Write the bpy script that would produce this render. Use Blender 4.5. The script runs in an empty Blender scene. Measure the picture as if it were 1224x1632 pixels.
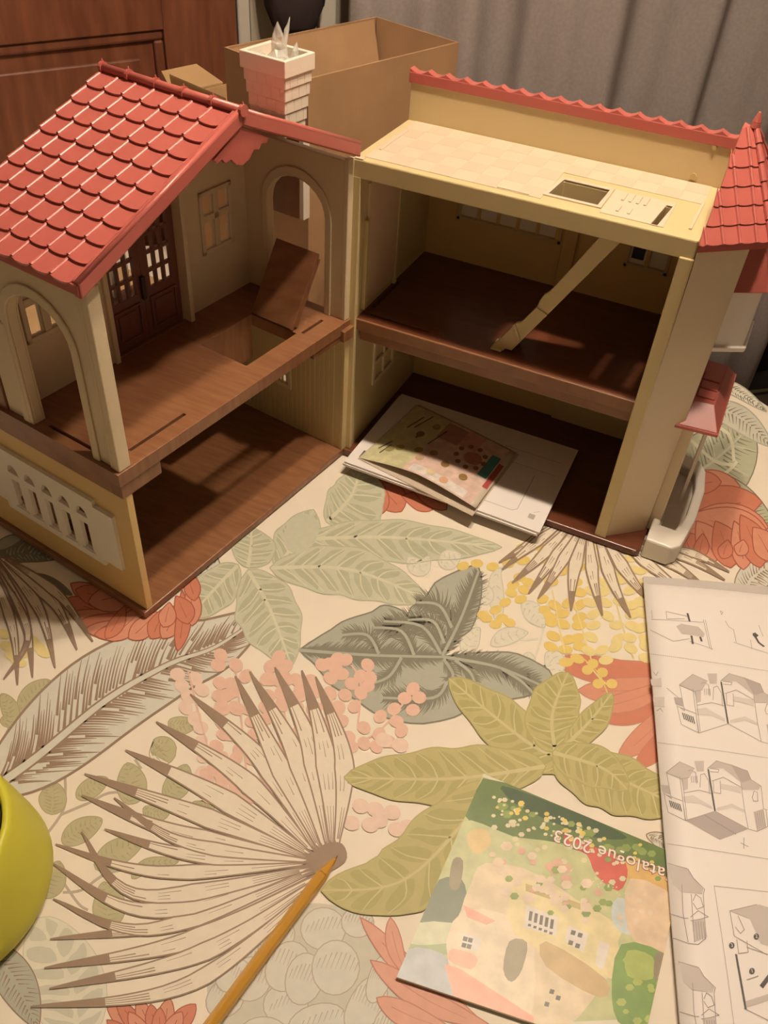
import bpy, bmesh, math, random
from mathutils import Vector, Matrix
from mathutils.geometry import tessellate_polygon
random.seed(7)
C = bpy.context.scene.collection
S = 0.01                      # all numbers below are centimetres
R_ = math.radians

# ------------------------------------------------------------------ camera
F_PX = 1387.96
CAM = Vector((40.89, -82.42, 73.45))
def _axes():
    a, b, c = R_(-42.4), R_(4.43), R_(22.61)
    F0 = Vector((-math.sin(c), math.cos(c), 0)); R0 = Vector((math.cos(c), math.sin(c), 0)); U0 = Vector((0, 0, 1))
    F = math.cos(a)*F0 + math.sin(a)*U0; U = -math.sin(a)*F0 + math.cos(a)*U0
    return math.cos(b)*R0 + math.sin(b)*U, -math.sin(b)*R0 + math.cos(b)*U, F
AR, AU, AF = _axes()
cd = bpy.data.cameras.new('camera'); cam = bpy.data.objects.new('camera', cd); C.objects.link(cam)
cd.sensor_fit = 'HORIZONTAL'; cd.sensor_width = 36; cd.lens = F_PX/1224*36; cd.clip_start = 0.02; cd.clip_end = 30
m = Matrix((AR, AU, -AF)).transposed().to_4x4(); m.translation = CAM*S; cam.matrix_world = m
sc = bpy.context.scene; sc.camera = cam

# ------------------------------------------------------------------ world, lights, exposure
sc.view_settings.view_transform = 'Standard'; sc.view_settings.look = 'None'
sc.view_settings.gamma = 1; sc.view_settings.exposure = 0.0; sc.view_settings.use_curve_mapping = False
w = bpy.data.worlds.new('world'); sc.world = w; w.use_nodes = True
w.node_tree.nodes['Background'].inputs[0].default_value = (1, .8, .55, 1)
w.node_tree.nodes['Background'].inputs[1].default_value = 0.015
LAMPS = (((22.0, -6.3, 142.0), 33), ((44.0, -6.5, 142.0), 31))
for _p, _e in LAMPS:
    ld = bpy.data.lights.new('pendant_light', 'POINT'); ld.energy = _e; ld.color = (1.0, .83, .645); ld.shadow_soft_size = 0.032
    lo = bpy.data.objects.new('pendant_light', ld); C.objects.link(lo); lo.location = Vector(_p)*S

def ray(px, py): return AF + AR*((px-612)/F_PX) - AU*((py-816)/F_PX)
def onz(px, py, z=0.0):
    d = ray(px, py); return CAM + d*((z-CAM.z)/d.z)
def onplane(px, py, o, n):
    d = ray(px, py); return CAM + d*((o-CAM).dot(n)/d.dot(n))

# ------------------------------------------------------------------ helpers
MATS = {}
def mat(name, col, rough=.5, noise=0.0, nscale=60, bump=0.0, bscale=200, spec=.5, grain=None, alpha=None, trans=0, emis=None, stretch=None, metal=0, sss=0):
    if name in MATS: return MATS[name]
    m = bpy.data.materials.new(name); m.use_nodes = True; nt = m.node_tree; b = nt.nodes['Principled BSDF']
    b.inputs['Base Color'].default_value = (*col, 1); b.inputs['Roughness'].default_value = rough
    b.inputs['Specular IOR Level'].default_value = spec; b.inputs['Metallic'].default_value = metal
    if trans: b.inputs['Transmission Weight'].default_value = trans
    if alpha is not None: b.inputs['Alpha'].default_value = alpha
    if emis: b.inputs['Emission Color'].default_value = (*emis[:3], 1); b.inputs['Emission Strength'].default_value = emis[3]
    tc = nt.nodes.new('ShaderNodeTexCoord'); mp = nt.nodes.new('ShaderNodeMapping'); nt.links.new(tc.outputs['Object'], mp.inputs[0])
    if stretch: mp.inputs['Scale'].default_value = stretch
    if noise or grain:
        n = nt.nodes.new('ShaderNodeTexNoise'); n.inputs['Scale'].default_value = nscale; n.inputs['Detail'].default_value = 4
        nt.links.new(mp.outputs[0], n.inputs['Vector'])
        cr = nt.nodes.new('ShaderNodeValToRGB')
        g = grain if grain else tuple(c*(1-noise) for c in col)
        h = col if grain else tuple(min(1, c*(1+noise)) for c in col)
        cr.color_ramp.elements[0].position = .35; cr.color_ramp.elements[1].position = .68
        cr.color_ramp.elements[0].color = (*g, 1); cr.color_ramp.elements[1].color = (*h, 1)
        nt.links.new(n.outputs['Fac'], cr.inputs[0]); nt.links.new(cr.outputs[0], b.inputs['Base Color'])
    if bump:
        n2 = nt.nodes.new('ShaderNodeTexNoise'); n2.inputs['Scale'].default_value = bscale; n2.inputs['Detail'].default_value = 3
        nt.links.new(mp.outputs[0], n2.inputs['Vector'])
        bp = nt.nodes.new('ShaderNodeBump'); bp.inputs['Strength'].default_value = bump; bp.inputs['Distance'].default_value = .002
        nt.links.new(n2.outputs['Fac'], bp.inputs['Height']); nt.links.new(bp.outputs[0], b.inputs['Normal'])
    MATS[name] = m; return m

class MB:
    """mesh builder in centimetres; f maps local (x,y,z) to world cm"""
    def __init__(s, f=None): s.v = []; s.f = []; s.m = []; s.mats = []; s.fn = f or (lambda x, y, z: (x, y, z)); s.cur = 0
    def use(s, m):
        if m not in s.mats: s.mats.append(m)
        s.cur = s.mats.index(m); return s
    def face(s, idx): s.f.append(tuple(idx)); s.m.append(s.cur)
    def add(s, pts):
        i = len(s.v); s.v += [Vector(s.fn(*p)) for p in pts]; return i
    def box(s, x0, x1, y0, y1, z0, z1):
        i = s.add([(x0,y0,z0),(x1,y0,z0),(x1,y1,z0),(x0,y1,z0),(x0,y0,z1),(x1,y0,z1),(x1,y1,z1),(x0,y1,z1)])
        for q in ((0,3,2,1),(4,5,6,7),(0,1,5,4),(1,2,6,5),(2,3,7,6),(3,0,4,7)): s.face([i+k for k in q])
        return s
    def hexa(s, a, b):
        """a: lower loop, b: upper loop"""
        n = len(a); i = s.add(a); j = s.add(b)
        s.face(range(i, i+n)); s.face(range(j, j+n))
        for k in range(n): s.face((i+k, i+(k+1)%n, j+(k+1)%n, j+k))
        return s
    def plate(s, outer, holes, d0, d1, mp):
        """2D polygon with holes extruded between depths d0 and d1; mp(a,b,d)->(x,y,z)"""
        loops = [outer]+list(holes); flat = [p for l in loops for p in l]
        tris = tessellate_polygon([[Vector((p[0], p[1], 0)) for p in l] for l in loops])
        i = s.add([mp(p[0], p[1], d0) for p in flat])
        if d1 is None:
            for t in tris: s.face([i+k for k in t])
            return s
        j = s.add([mp(p[0], p[1], d1) for p in flat])
        for t in tris: s.face([i+k for k in t]); s.face([j+k for k in t])
        o = 0
        for l in loops:
            n = len(l)
            for k in range(n): s.face((i+o+k, i+o+(k+1)%n, j+o+(k+1)%n, j+o+k))
            o += n
        return s
    def tube(s, p0, p1, r0, r1=None, n=10, cap=True):
        r1 = r0 if r1 is None else r1
        p0, p1 = Vector(p0), Vector(p1); d = (p1-p0).normalized()
        a = d.orthogonal().normalized(); b = d.cross(a)
        A = [p0+(a*math.cos(t)+b*math.sin(t))*r0 for t in [2*math.pi*k/n for k in range(n)]]
        B = [p1+(a*math.cos(t)+b*math.sin(t))*r1 for t in [2*math.pi*k/n for k in range(n)]]
        i = s.add([tuple(q) for q in A]); j = s.add([tuple(q) for q in B])
        for k in range(n): s.face((i+k, i+(k+1)%n, j+(k+1)%n, j+k))
        if cap: s.face(range(i, i+n)); s.face(range(j, j+n))
        return s
    def lathe(s, prof, n=32, c=(0, 0)):
        rings = []
        for r, z in prof: rings.append(s.add([(c[0]+r*math.cos(2*math.pi*k/n), c[1]+r*math.sin(2*math.pi*k/n), z) for k in range(n)]))
        for a, b in zip(rings, rings[1:]):
            for k in range(n): s.face((a+k, a+(k+1)%n, b+(k+1)%n, b+k))
        return s
    def mesh(s, name, mt=None, origin=(0, 0, 0), smooth=False, normals=True):
        me = bpy.data.meshes.new(name); o = Vector(origin)
        me.from_pydata([(v-o)*S for v in s.v], [], s.f)
        mats = s.mats or [mt]
        for q in mats: me.materials.append(q)
        if s.mats: me.polygons.foreach_set('material_index', s.m)
        if normals:
            bm = bmesh.new(); bm.from_mesh(me); bmesh.ops.recalc_face_normals(bm, faces=bm.faces); bm.to_mesh(me); bm.free()
        if smooth: me.polygons.foreach_set('use_smooth', [True]*len(me.polygons))
        me.update(); return me
    def build(s, name, mt=None, parent=None, origin=(0, 0, 0), bevel=0, smooth=False, label=None, normals=True):
        """origin is in world cm; the object sits there. parents are unrotated"""
        ob = bpy.data.objects.new(name, s.mesh(name, mt, origin, smooth, normals)); C.objects.link(ob)
        place(ob, origin, parent)
        if bevel:
            bv = ob.modifiers.new('bevel', 'BEVEL'); bv.width = bevel*S; bv.segments = 2; bv.limit_method = 'ANGLE'; bv.angle_limit = R_(40)
        if label: ob['label'] = label
        return ob
WPOS = {}
def place(ob, origin, parent):
    o = Vector(origin)
    WPOS[ob.name] = o
    ob.location = (o - (WPOS[parent.name] if parent else Vector((0, 0, 0))))*S
    if parent: ob.parent = parent
def tag(ob, label=None, cat=None, group=None, kind=None):
    if label: ob['label'] = label
    if cat: ob['category'] = cat
    if group: ob['group'] = group
    if kind: ob['kind'] = kind
    return ob
def thing(name, loc, label, cat, group=None):
    o = bpy.data.objects.new(name, None); C.objects.link(o); o.empty_display_size = .02
    place(o, loc, None); return tag(o, label, cat, group)
def linked(name, me, origin, parent, rot=None):
    o = bpy.data.objects.new(name, me); C.objects.link(o); place(o, origin, parent)
    if rot is not None: o.rotation_mode = 'QUATERNION'; o.rotation_quaternion = rot.to_quaternion()
    return o
def rect(x0, x1, y0, y1): return [(x0, y0), (x1, y0), (x1, y1), (x0, y1)]
def smooth_closed(p, k=4):
    n = len(p); out = []
    for i in range(n):
        p0, p1, p2, p3 = p[i-1], p[i], p[(i+1) % n], p[(i+2) % n]
        for j in range(k):
            t = j/k
            out.append(tuple(.5*((2*p1[c])+(-p0[c]+p2[c])*t+(2*p0[c]-5*p1[c]+4*p2[c]-p3[c])*t*t+(-p0[c]+3*p1[c]-3*p2[c]+p3[c])*t**3) for c in (0, 1)))
    return out
def smooth_open(p, k=5):
    q = [p[0]]+list(p)+[p[-1]]; out = []
    for i in range(1, len(q)-2):
        p0, p1, p2, p3 = q[i-1:i+3]
        for j in range(k):
            t = j/k
            out.append(tuple(.5*((2*p1[c])+(-p0[c]+p2[c])*t+(2*p0[c]-5*p1[c]+4*p2[c]-p3[c])*t*t+(-p0[c]+3*p1[c]-3*p2[c]+p3[c])*t**3) for c in range(len(p1))))
    return out+[tuple(p[-1])]

mapXY = lambda a, b, d: (a, b, d)
# ------------------------------------------------------------------ materials
CREAM = mat('cream_plastic', (.66, .54, .36), .42, bump=.12, bscale=900)
YEL = mat('yellow_plastic', (.66, .46, .19), .42, bump=.12, bscale=900)
YEL2 = mat('pale_yellow_plastic', (.58, .46, .24), .42, bump=.12, bscale=900)
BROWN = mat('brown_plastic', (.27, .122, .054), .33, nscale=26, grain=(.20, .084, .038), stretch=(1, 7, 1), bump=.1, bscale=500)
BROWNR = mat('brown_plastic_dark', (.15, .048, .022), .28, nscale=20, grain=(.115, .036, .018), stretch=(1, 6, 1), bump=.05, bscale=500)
RED = mat('red_plastic', (.43, .105, .085), .36)
WHITE = mat('white_plastic', (.80, .74, .66), .4)
PINKW = mat('chimney_plastic', (.80, .70, .58), .45, bump=.2, bscale=500)
DOORB = mat('brown_door_plastic', (.17, .06, .04), .35)
CARD = mat('cardboard', (.36, .205, .10), .85, noise=.08, nscale=14, bump=.1, bscale=300)
CARDL = mat('cardboard_light', (.55, .35, .17), .85, noise=.06, nscale=14)
PAPER = mat('paper', (.84, .78, .74), .55, noise=.02, nscale=8)
PAPERG = mat('paper_edge_grey', (.55, .50, .47), .6)

# ================================================================== ROOM
WN = Vector((-math.sin(R_(40)), math.cos(R_(40)), 0)); WW = Vector((math.cos(R_(40)), math.sin(R_(40)), 0)); WD = 97.0
FLOORZ = -75.0
def W(a, d, z): p = WW*a + WN*(WD-d); return (p.x, p.y, z)       # a along the wall, d out of the wall into the room
def wpix(px, py, d=0.0):
    q = onplane(px, py, WN*(WD-d), WN); return q.dot(WW), q.z
wallm = mat('wall_paint', (.5, .44, .35), .8, noise=.04, nscale=5)
woodm = mat('door_wood', (.24, .085, .04), .38, nscale=7, grain=(.15, .048, .024), stretch=(6, 6, 1), bump=.05, bscale=60)
trimw = mat('white_trim_paint', (.60, .55, .46), .5)
MB(W).box(-190, 260, -8, 0, FLOORZ, 175).build('wall_back', wallm)['kind'] = 'structure'
MB(W).box(-198, -190, -8, 330, FLOORZ, 175).build('wall_left', wallm)['kind'] = 'structure'
MB(W).box(260, 268, -8, 330, FLOORZ, 175).build('wall_right', wallm)['kind'] = 'structure'
MB(W).box(-198, 268, 330, 338, FLOORZ, 175).build('wall_front', wallm)['kind'] = 'structure'
MB(W).box(-198, 268, -8, 338, 175, 180).build('ceiling', mat('ceiling_paint', (.6, .56, .5), .9))['kind'] = 'structure'
MB(W).box(-198, 268, -8, 338, FLOORZ-5, FLOORZ).build('floor', mat('floor_tiles_dark', (.09, .065, .05), .5, noise=.2, nscale=6))['kind'] = 'structure'
# wooden panelled door on the left
dx1 = wpix(372, 20)[0]; dxi = wpix(322, 20)[0]
DDIR = Vector((math.cos(R_(59)), math.sin(R_(59)), 0)); DN = Vector((math.sin(R_(59)), -math.cos(R_(59)), 0)); HP = Vector(W(dxi, 3.5, 0))
def DR(a, d, z): p = HP+DDIR*a+DN*d; return (p.x, p.y, z)         # the door stands ajar, hinged at its right edge
def dpix(px, py):
    q = onplane(px, py, HP+DN*3.2, DN)-HP; return q.dot(DDIR), q.z
px1 = dpix(264, 90)[0]; pz1 = dpix(150, 57)[1]; pl0 = -104
door = tag(MB(DR).box(-112, -.3, .4, 2.0, FLOORZ+1, 132).build('door_1', woodm, bevel=.2), kind='structure')
for (a0_, a1_, z0_, z1_) in ((-112, pl0, FLOORZ+1, 132), (px1, -.3, FLOORZ+1, 132), (pl0, px1, FLOORZ+1, FLOORZ+18), (pl0, px1, pz1, pz1+15), (pl0, px1, 122, 132)):
    MB(DR).box(a0_, a1_, 2.0, 3.6, z0_, z1_).build('door_rail', woodm, door, bevel=.15)
def door_panel(x0, x1, z0, z1):
    for q in ((x0, x1, z1-1.8, z1), (x0, x1, z0, z0+1.8), (x0, x0+1.8, z0+1.8, z1-1.8), (x1-1.8, x1, z0+1.8, z1-1.8)):
        MB(DR).box(q[0], q[1], 2.0, 3.0, q[2], q[3]).build('panel_moulding', woodm, door, bevel=.45)
    MB(DR).box(x0+4.5, x1-4.5, 2.0, 2.7, z0+4.5, z1-4.5).build('door_panel', woodm, door, bevel=.5)
door_panel(pl0, px1, FLOORZ+18, pz1); door_panel(pl0, px1, pz1+15, 122)
mb = MB(W); mb.box(dxi+.4, dx1, .1, 4.4, FLOORZ+.5, 142); tag(mb.build('trim_1', woodm, bevel=.5), kind='structure')
tag(MB(W).box(dx1-128, dx1-113, .1, 4.4, FLOORZ+.5, 142).build('trim_1', woodm, bevel=.5), kind='structure')
tag(MB(W).box(dx1-112.5, dxi, .1, 4.4, 133, 142).build('trim_1', woodm, bevel=.5), kind='structure')
tag(MB(W).box(dx1-112, dxi, .05, .3, FLOORZ+.5, 133).build('doorway_dark_sheet', mat('dark_doorway', (.02, .015, .01), .9)), kind='structure')  # near-black sheet on the wall stands in for the unlit doorway
# pale door frame and pale door beyond
a0 = wpix(376, 20)[0]; a1 = wpix(396, 20)[0]; a2 = wpix(505, 20)[0]; a3 = wpix(531, 20)[0]
mb = MB(W); mb.box(a0, a1, .1, 2.2, FLOORZ+.2, 140); mb.box(a2, a3, .1, 3.0, FLOORZ+.2, 140); mb.box(a1, a2, .1, 2.2, 131, 140)
tag(mb.build('trim_2', trimw, bevel=.4), kind='structure')
MB(W).box(a1+.2, a2-.2, .1, 1.0, FLOORZ+.3, 130.8).build('door_2', mat('pale_door_paint', (.42, .37, .28), .6))['kind'] = 'structure'
# window behind the curtain, dark at night
ac0 = wpix(533, 20)[0]; ac1 = wpix(1221, 545, 9)[0]
wmb = MB(W); wmb.box(ac0+12, ac1+75, .1, 1.2, FLOORZ+4, 150)
win = tag(wmb.build('window_1', mat('night_glass', (.006, .006, .007), .35, spec=.2)), kind='structure')
mb = MB(W)
for a in (ac0+12, (ac0+ac1+80)/2, ac1+70): mb.box(a, a+5, 1.2, 3.5, FLOORZ+4, 150)
mb.box(ac0+12, ac1+75, 1.2, 3.5, FLOORZ+4, FLOORZ+9); mb.box(ac0+12, ac1+75, 1.2, 3.5, 145, 150)
mb.build('window_frame', mat('window_frame_dark', (.02, .018, .016), .5), win)
# grey curtain
mb = MB(W); n = 260; idx = []
hz = [FLOORZ+3, -40, 0, 40, 90, 148]
for k in range(n+1):
    t = k/n; a = ac0+(ac1-ac0)*t
    d = 9+2.6*math.sin(t*34+.8*math.sin(t*9))+1.1*math.sin(t*71+1)+.6*math.sin(t*15)
    idx.append(mb.add([W(a+ .5*math.sin(z*.03+t*7), d*(1 if i < 5 else .8)+.4*math.sin(z*.05+t*20), z) for i, z in enumerate(hz)] if False else [(a+.5*math.sin(z*.03+t*7), d+.4*math.sin(z*.05+t*20), z) for z in hz]))
for k in range(n):
    for j in range(len(hz)-1): mb.face((idx[k]+j, idx[k+1]+j, idx[k+1]+j+1, idx[k]+j+1))
cur = mb.build('curtain', mat('curtain_fabric', (.36, .31, .29), .85, noise=.07, nscale=160, bump=.25, bscale=700), smooth=True)
so = cur.modifiers.new('solid', 'SOLIDIFY'); so.thickness = .003
tag(cur, 'grey floor-length curtain hanging in soft folds behind the dollhouse', 'curtain')
# dark cloth bag in front of the pale door
mb = MB(W); ba, bz = wpix(470, 6, 8); prof = [(0, -13.0, 5), (0, -12, 6.5), (.3, -9, 8.8), (0, -4, 9.6), (0, 1, 9.0), (.4, 8, 7.6), (0, 15, 5.0), (0, 22, 1.6), (0, 40, 1.2)]
rings = []
bz = wpix(470, 47, 8)[1]+12.5
for off, z, wd in prof:
    rings.append(mb.add([(ba+off+wd*.62*math.cos(t)*(1+.10*math.sin(5*t+z)), 7+3.2*(wd/9.6)*math.sin(t)*(1+.15*math.sin(3*t+z*.4)), bz+z) for t in [2*math.pi*k/20 for k in range(20)]]))
for p, q in zip(rings, rings[1:]):
    for k in range(20): mb.face((p+k, p+(k+1) % 20, q+(k+1) % 20, q+k))
mb.face(range(rings[0], rings[0]+20)); mb.face(range(rings[-1], rings[-1]+20))
tag(mb.build('cloth_bag', mat('dark_bag_cloth', (.035, .02, .02), .8, bump=.5, bscale=80), smooth=True), 'dark brown cloth bag hanging in front of the pale door behind the cardboard box', 'bag')

# ================================================================== TABLE AND CLOTH
TC = (0.0, -15.0); TA, TB = 84.4, 71.0
def ell(t, k=1.0, dk=0): return (TC[0]+(TA*k+dk)*math.cos(t), TC[1]+(TB*k+dk)*math.sin(t))
tb = thing('dining_table', (TC[0], TC[1], FLOORZ), 'large oval dining table hidden under the leaf-patterned cloth', 'table')
mb = MB(); N = 72
mb.hexa([(*ell(2*math.pi*k/N, 1, -1), -3.2) for k in range(N)], [(*ell(2*math.pi*k/N, 1, -1), -.55) for k in range(N)])
mb.build('tabletop', woodm, tb, origin=(TC[0], TC[1], -3.2))
for sx, sy in ((-1, -1), (-1, 1), (1, -1), (1, 1)):
    x, y = TC[0]+sx*50, TC[1]+sy*38
    MB().hexa([(x-2.5, y-2.5, FLOORZ), (x+2.5, y-2.5, FLOORZ), (x+2.5, y+2.5, FLOORZ), (x-2.5, y+2.5, FLOORZ)],
              [(x-4, y-4, -3.2), (x+4, y-4, -3.2), (x+4, y+4, -3.2), (x-4, y+4, -3.2)]).build('leg', woodm, tb, origin=(x, y, FLOORZ))
clothm = mat('cloth_cream', (.80, .715, .59), .6, noise=.02, nscale=30, bump=.06, bscale=1500)
cloth = thing('tablecloth', (0, 0, -.3), 'cream wipeable tablecloth printed with large leaves and flowers, spread over the table', 'tablecloth')
mb = MB(); rings = []
rings.append(mb.add([(TC[0], TC[1], -.15)]))
rr = [(.5, 0, -.15), (.97, 0, -.15), (1, 0, -.3), (1, .8, -.9), (1, 1.4, -5), (1, 2.2, -14), (1, 2.8, -24)]
for k, dk, z in rr:
    f = 0 if z > -2 else min(1, -z/20)
    rings.append(mb.add([(*ell(2*math.pi*i/144, k, dk+f*2.2*math.sin(2*math.pi*i/144*22)), z) for i in range(144)]))
for i in range(144): mb.face((rings[0], rings[1]+i, rings[1]+(i+1) % 144))
for p, q in zip(rings[1:], rings[2:]):
    for i in range(144): mb.face((p+i, p+(i+1) % 144, q+(i+1) % 144, q+i))
cb = mb.build('cloth', clothm, cloth, smooth=True); cb.data.polygons.foreach_set('use_smooth', [len(p.vertices) == 4 for p in cb.data.polygons])
# ---- printed motifs of the cloth: flat ink, every motif a part of the cloth
INK = {
 'dark': (.27, .185, .125), 'dgrey': (.19, .18, .13), 'slate': (.38, .38, .31), 'bluegrey': (.62, .60, .52), 'palm': (.74, .66, .54), 'sage': (.53, .53, .40), 'sageD': (.43, .43, .30),
 'sageV': (.62, .60, .44), 'olive': (.45, .40, .17), 'oliveD': (.38, .34, .13), 'oliveV': (.54, .49, .25), 'moss': (.45, .41, .24), 'mossD': (.36, .32, .19), 'pink': (.72, .47, .37), 'pinkL': (.76, .57, .47),
 'yellow': (.72, .54, .16), 'yellowL': (.74, .62, .28), 'coral': (.54, .19, .115), 'coralL': (.60, .26, .17), 'coralD': (.34, .09, .05), 'rose': (.66, .34, .25), 'roseD': (.48, .20, .14),
 'pale': (.70, .66, .54), 'paleL': (.56, .54, .44), 'stem': (.45, .38, .30), 'cream': (.80, .715, .59)}
def ink(n): return mat('ink_'+n, INK[n], .6, noise=.03, nscale=120)
class Print:
    """flat shapes drawn on the table plane; layers stacked by hundredths of a millimetre"""
    top = 0
    def __init__(s, level): s.mb = MB(); s.z = -.146+level*.024; s.lev = level; s.n = 0; s.c = 0; s.lv = 0; s.last = 'f'; s.lastc = ''
    def lay(s, k): return s
    def fill(s, pts, col, cyc=False):
        s.mb.use(ink(col))
        if cyc == 2: s.z += .0011 if s.last == 's' else .00012; s.last = 'b'
        if cyc == 2: z = s.z
        elif cyc: s.c += 1; z = s.z+((s.c*4) % 17)*.00006; s.last = 's'
        else:
            s.z += .0011 if s.last == 's' else .0003
            z = s.z; s.last = 'f'; s.z += .0001
        w_ = [onz(p[0], p[1], -.1) for p in pts]
        s.mb.plate([(p.x, p.y) for p in w_], [], z, None, mapXY)
    def stroke(s, pts, w, col, taper=(1, 1), k=5):
        s.mb.use(ink(col))
        if s.last == 's' and col != s.lastc: s.z += .0010
        s.lastc = col; s.last = 's'; s.c += 1; z = s.z+.0001+(s.c % 6)*.0001
        q = smooth_open(pts, k) if len(pts) > 2 else list(pts); n = len(q); L_ = []; R2 = []
        for i, p in enumerate(q):
            a = q[max(0, i-1)]; b = q[min(n-1, i+1)]; dx, dy = b[0]-a[0], b[1]-a[1]; l = math.hypot(dx, dy) or 1
            t = i/(n-1); ww = w*.5*(taper[0]*(1-t)+taper[1]*t if taper[0] != 0 or taper[1] != 0 else math.sin(math.pi*min(.98, max(.02, t))))
            L_.append((p[0]-dy/l*ww, p[1]+dx/l*ww)); R2.append((p[0]+dy/l*ww, p[1]-dx/l*ww))
        pts_ = [onz(*p, -.1) for p in L_]+[onz(*p, -.1) for p in R2]
        i = s.mb.add([(p.x, p.y, z) for p in pts_])
        for k in range(n-1): s.mb.face((i+k, i+k+1, i+n+k+1, i+n+k))
    def blob(s, x, y, rx, ry, ang, col, n=12):
        c, q = math.cos(ang), math.sin(ang)
        s.fill([(x+rx*math.cos(t)*c-ry*math.sin(t)*q, y+rx*math.cos(t)*q+ry*math.sin(t)*c) for t in [2*math.pi*k/n for k in range(n)]], col, 2)
    def done(s, name, label):
        o = s.mb.build(name, None, cloth, label=label, normals=False)
        me = o.data; Print.top = max(Print.top, s.z); o['kind'] = 'stuff'
        flip = [p.index for p in me.polygons if p.normal.z < 0]
        if flip:
            bm = bmesh.new(); bm.from_mesh(me); bm.faces.ensure_lookup_table()
            bmesh.ops.reverse_faces(bm, faces=[bm.faces[i] for i in flip]); bm.to_mesh(me); bm.free()
        return o
def axis_pts(ax, n=28):
    q = smooth_open(ax, 8); L_ = [0]
    for a, b in zip(q, q[1:]): L_.append(L_[-1]+math.hypot(b[0]-a[0], b[1]-a[1]))
    out = []
    for k in range(n+1):
        s_ = L_[-1]*k/n; j = 0
        while j < len(L_)-2 and L_[j+1] < s_: j += 1
        t = (s_-L_[j])/max(1e-6, L_[j+1]-L_[j]); a, b = q[j], q[j+1]
        dx, dy = b[0]-a[0], b[1]-a[1]; l = math.hypot(dx, dy) or 1
        out.append((a[0]+dx*t, a[1]+dy*t, -dy/l, dx/l, dx/l, dy/l))
    return out
def leaf(P, ax, wa, wb, fill, vein=None, edge=None, shade=None, nv=7, ew=2, pk=.45, wob=0, vw=3, sweep=.6, sharp=.75, hatch=0, hatchc=None, hw=2.4):
    """ax base->tip in picture coordinates of the flat cloth; wa/wb half widths on each side"""
    A = axis_pts(ax); n = len(A)-1
    def prof(t, side):
        e = math.log(.5)/math.log(pk); v = max(0, math.sin(math.pi*t**e))**sharp
        return v*(1+wob*math.sin(t*math.pi*nv*1.0+(0 if side > 0 else 1.2)))
    sa = [(p[0]+p[2]*wa*prof(k/n, 1), p[1]+p[3]*wa*prof(k/n, 1)) for k, p in enumerate(A)]
    sb = [(p[0]-p[2]*wb*prof(k/n, -1), p[1]-p[3]*wb*prof(k/n, -1)) for k, p in enumerate(A)]
    P.lay(0).fill(sa+sb[-2:0:-1], fill)
    if shade:
        P.lay(1)
        for side, w_ in ((1, wa), (-1, wb)):
            for j in range(nv):
                t0 = (j+.25)/(nv+.5); t1 = (j+.85)/(nv+.5)
                pts = []
                for (tt, f) in ((t0, .10), (t1, .10), (min(.97, t1+.10*sweep), .55), (min(.98, t1+.13*sweep), .88), (min(.96, t0+.16*sweep), .80), (t0+.07*sweep, .5)):
                    p = A[min(n, int(round(tt*n)))]; ww = w_*prof(min(.99, tt), side)*f
                    pts.append((p[0]+side*p[2]*ww, p[1]+side*p[3]*ww))
                P.fill(smooth_closed(pts, 2), shade, True)
    if hatch:
        P.lay(2)
        for side, w_ in ((1, wa), (-1, wb)):
            for j in range(hatch):
                t = (j+.5)/hatch*.96+.02; f0 = random.choice((.05, .08, .12, .4)); f1 = min(.97, f0+random.uniform(.4, .8)); pts = []
                for f in (f0, (f0+f1)/2, f1):
                    tt = min(.985, t+sweep*.22*f*(1-t*.4)); p = A[min(n, int(tt*n))]; q = A[min(n, int(tt*n)+1)]; fr_ = tt*n-int(tt*n)
                    cx_, cy_ = p[0]+(q[0]-p[0])*fr_, p[1]+(q[1]-p[1])*fr_; ww = w_*prof(tt, side)*f
                    pts.append((cx_+side*p[2]*ww, cy_+side*p[3]*ww))
                P.stroke(pts, hw*random.uniform(.7, 1.25), hatchc or 'dark', taper=(1, .15), k=3)
    if vein:
        P.lay(3)
        for side, w_ in ((1, wa), (-1, wb)):
            for j in range(nv):
                t = (j+.6)/(nv+.8); pts = []
                for f in (0, .5, .93):
                    tt = min(.985, t+sweep*.24*f*(1-t*.3)); p = A[min(n, int(round(tt*n)))]; ww = w_*prof(tt, side)*f
                    pts.append((p[0]+side*p[2]*ww, p[1]+side*p[3]*ww))
                P.stroke(pts, vw*.8, vein, taper=(1, .4), k=3)
        P.stroke([(p[0], p[1]) for p in A[:-1:3]]+[(A[-1][0], A[-1][1])], vw*1.5, vein, taper=(1.3, .3), k=2)
    if edge:
        P.lay(4)
        P.stroke(sa, ew, edge, k=1); P.stroke(sb, ew, edge, k=1)
def blade(P, tip, ctl, base, w, tipc='dark'):
    w *= .92; A = axis_pts([base, ctl, tip], 22); n = len(A)-1
    def pr(t): return (.22+.78*min(1, t/.45)) if t < .45 else max(0, (1-(t-.45)/.55))**.85
    sa = [(p[0]+p[2]*w*pr(k/n), p[1]+p[3]*w*pr(k/n)) for k, p in enumerate(A)]; sb = [(p[0]-p[2]*w*pr(k/n), p[1]-p[3]*w*pr(k/n)) for k, p in enumerate(A)]
    P.lay(0).fill(sa+sb[-2:0:-1], 'palm')
    k0 = int(n*.80); P.fill(sa[k0:]+sb[k0:-1][::-1], tipc)
    P.stroke(sa, 2.6, 'dark', k=1); P.stroke(sb, 2.6, 'dark', k=1)
    for f in (-.45, 0, .45):
        for (a, b, ww) in ((.02, .24, 1.9), (.34, .44, 1.3), (.52, .60, 1.3), (.66, .86, 2.0)):
            if random.random() < .72:
                a2 = a+random.uniform(-.02, .05)
                q = [(A[k][0]+A[k][2]*w*pr(k/n)*f, A[k][1]+A[k][3]*w*pr(k/n)*f) for k in range(int(a2*n), int(b*n)+1)]
                if len(q) > 1: P.stroke(q, ww, 'dark', taper=(.9, .4), k=1)
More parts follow.
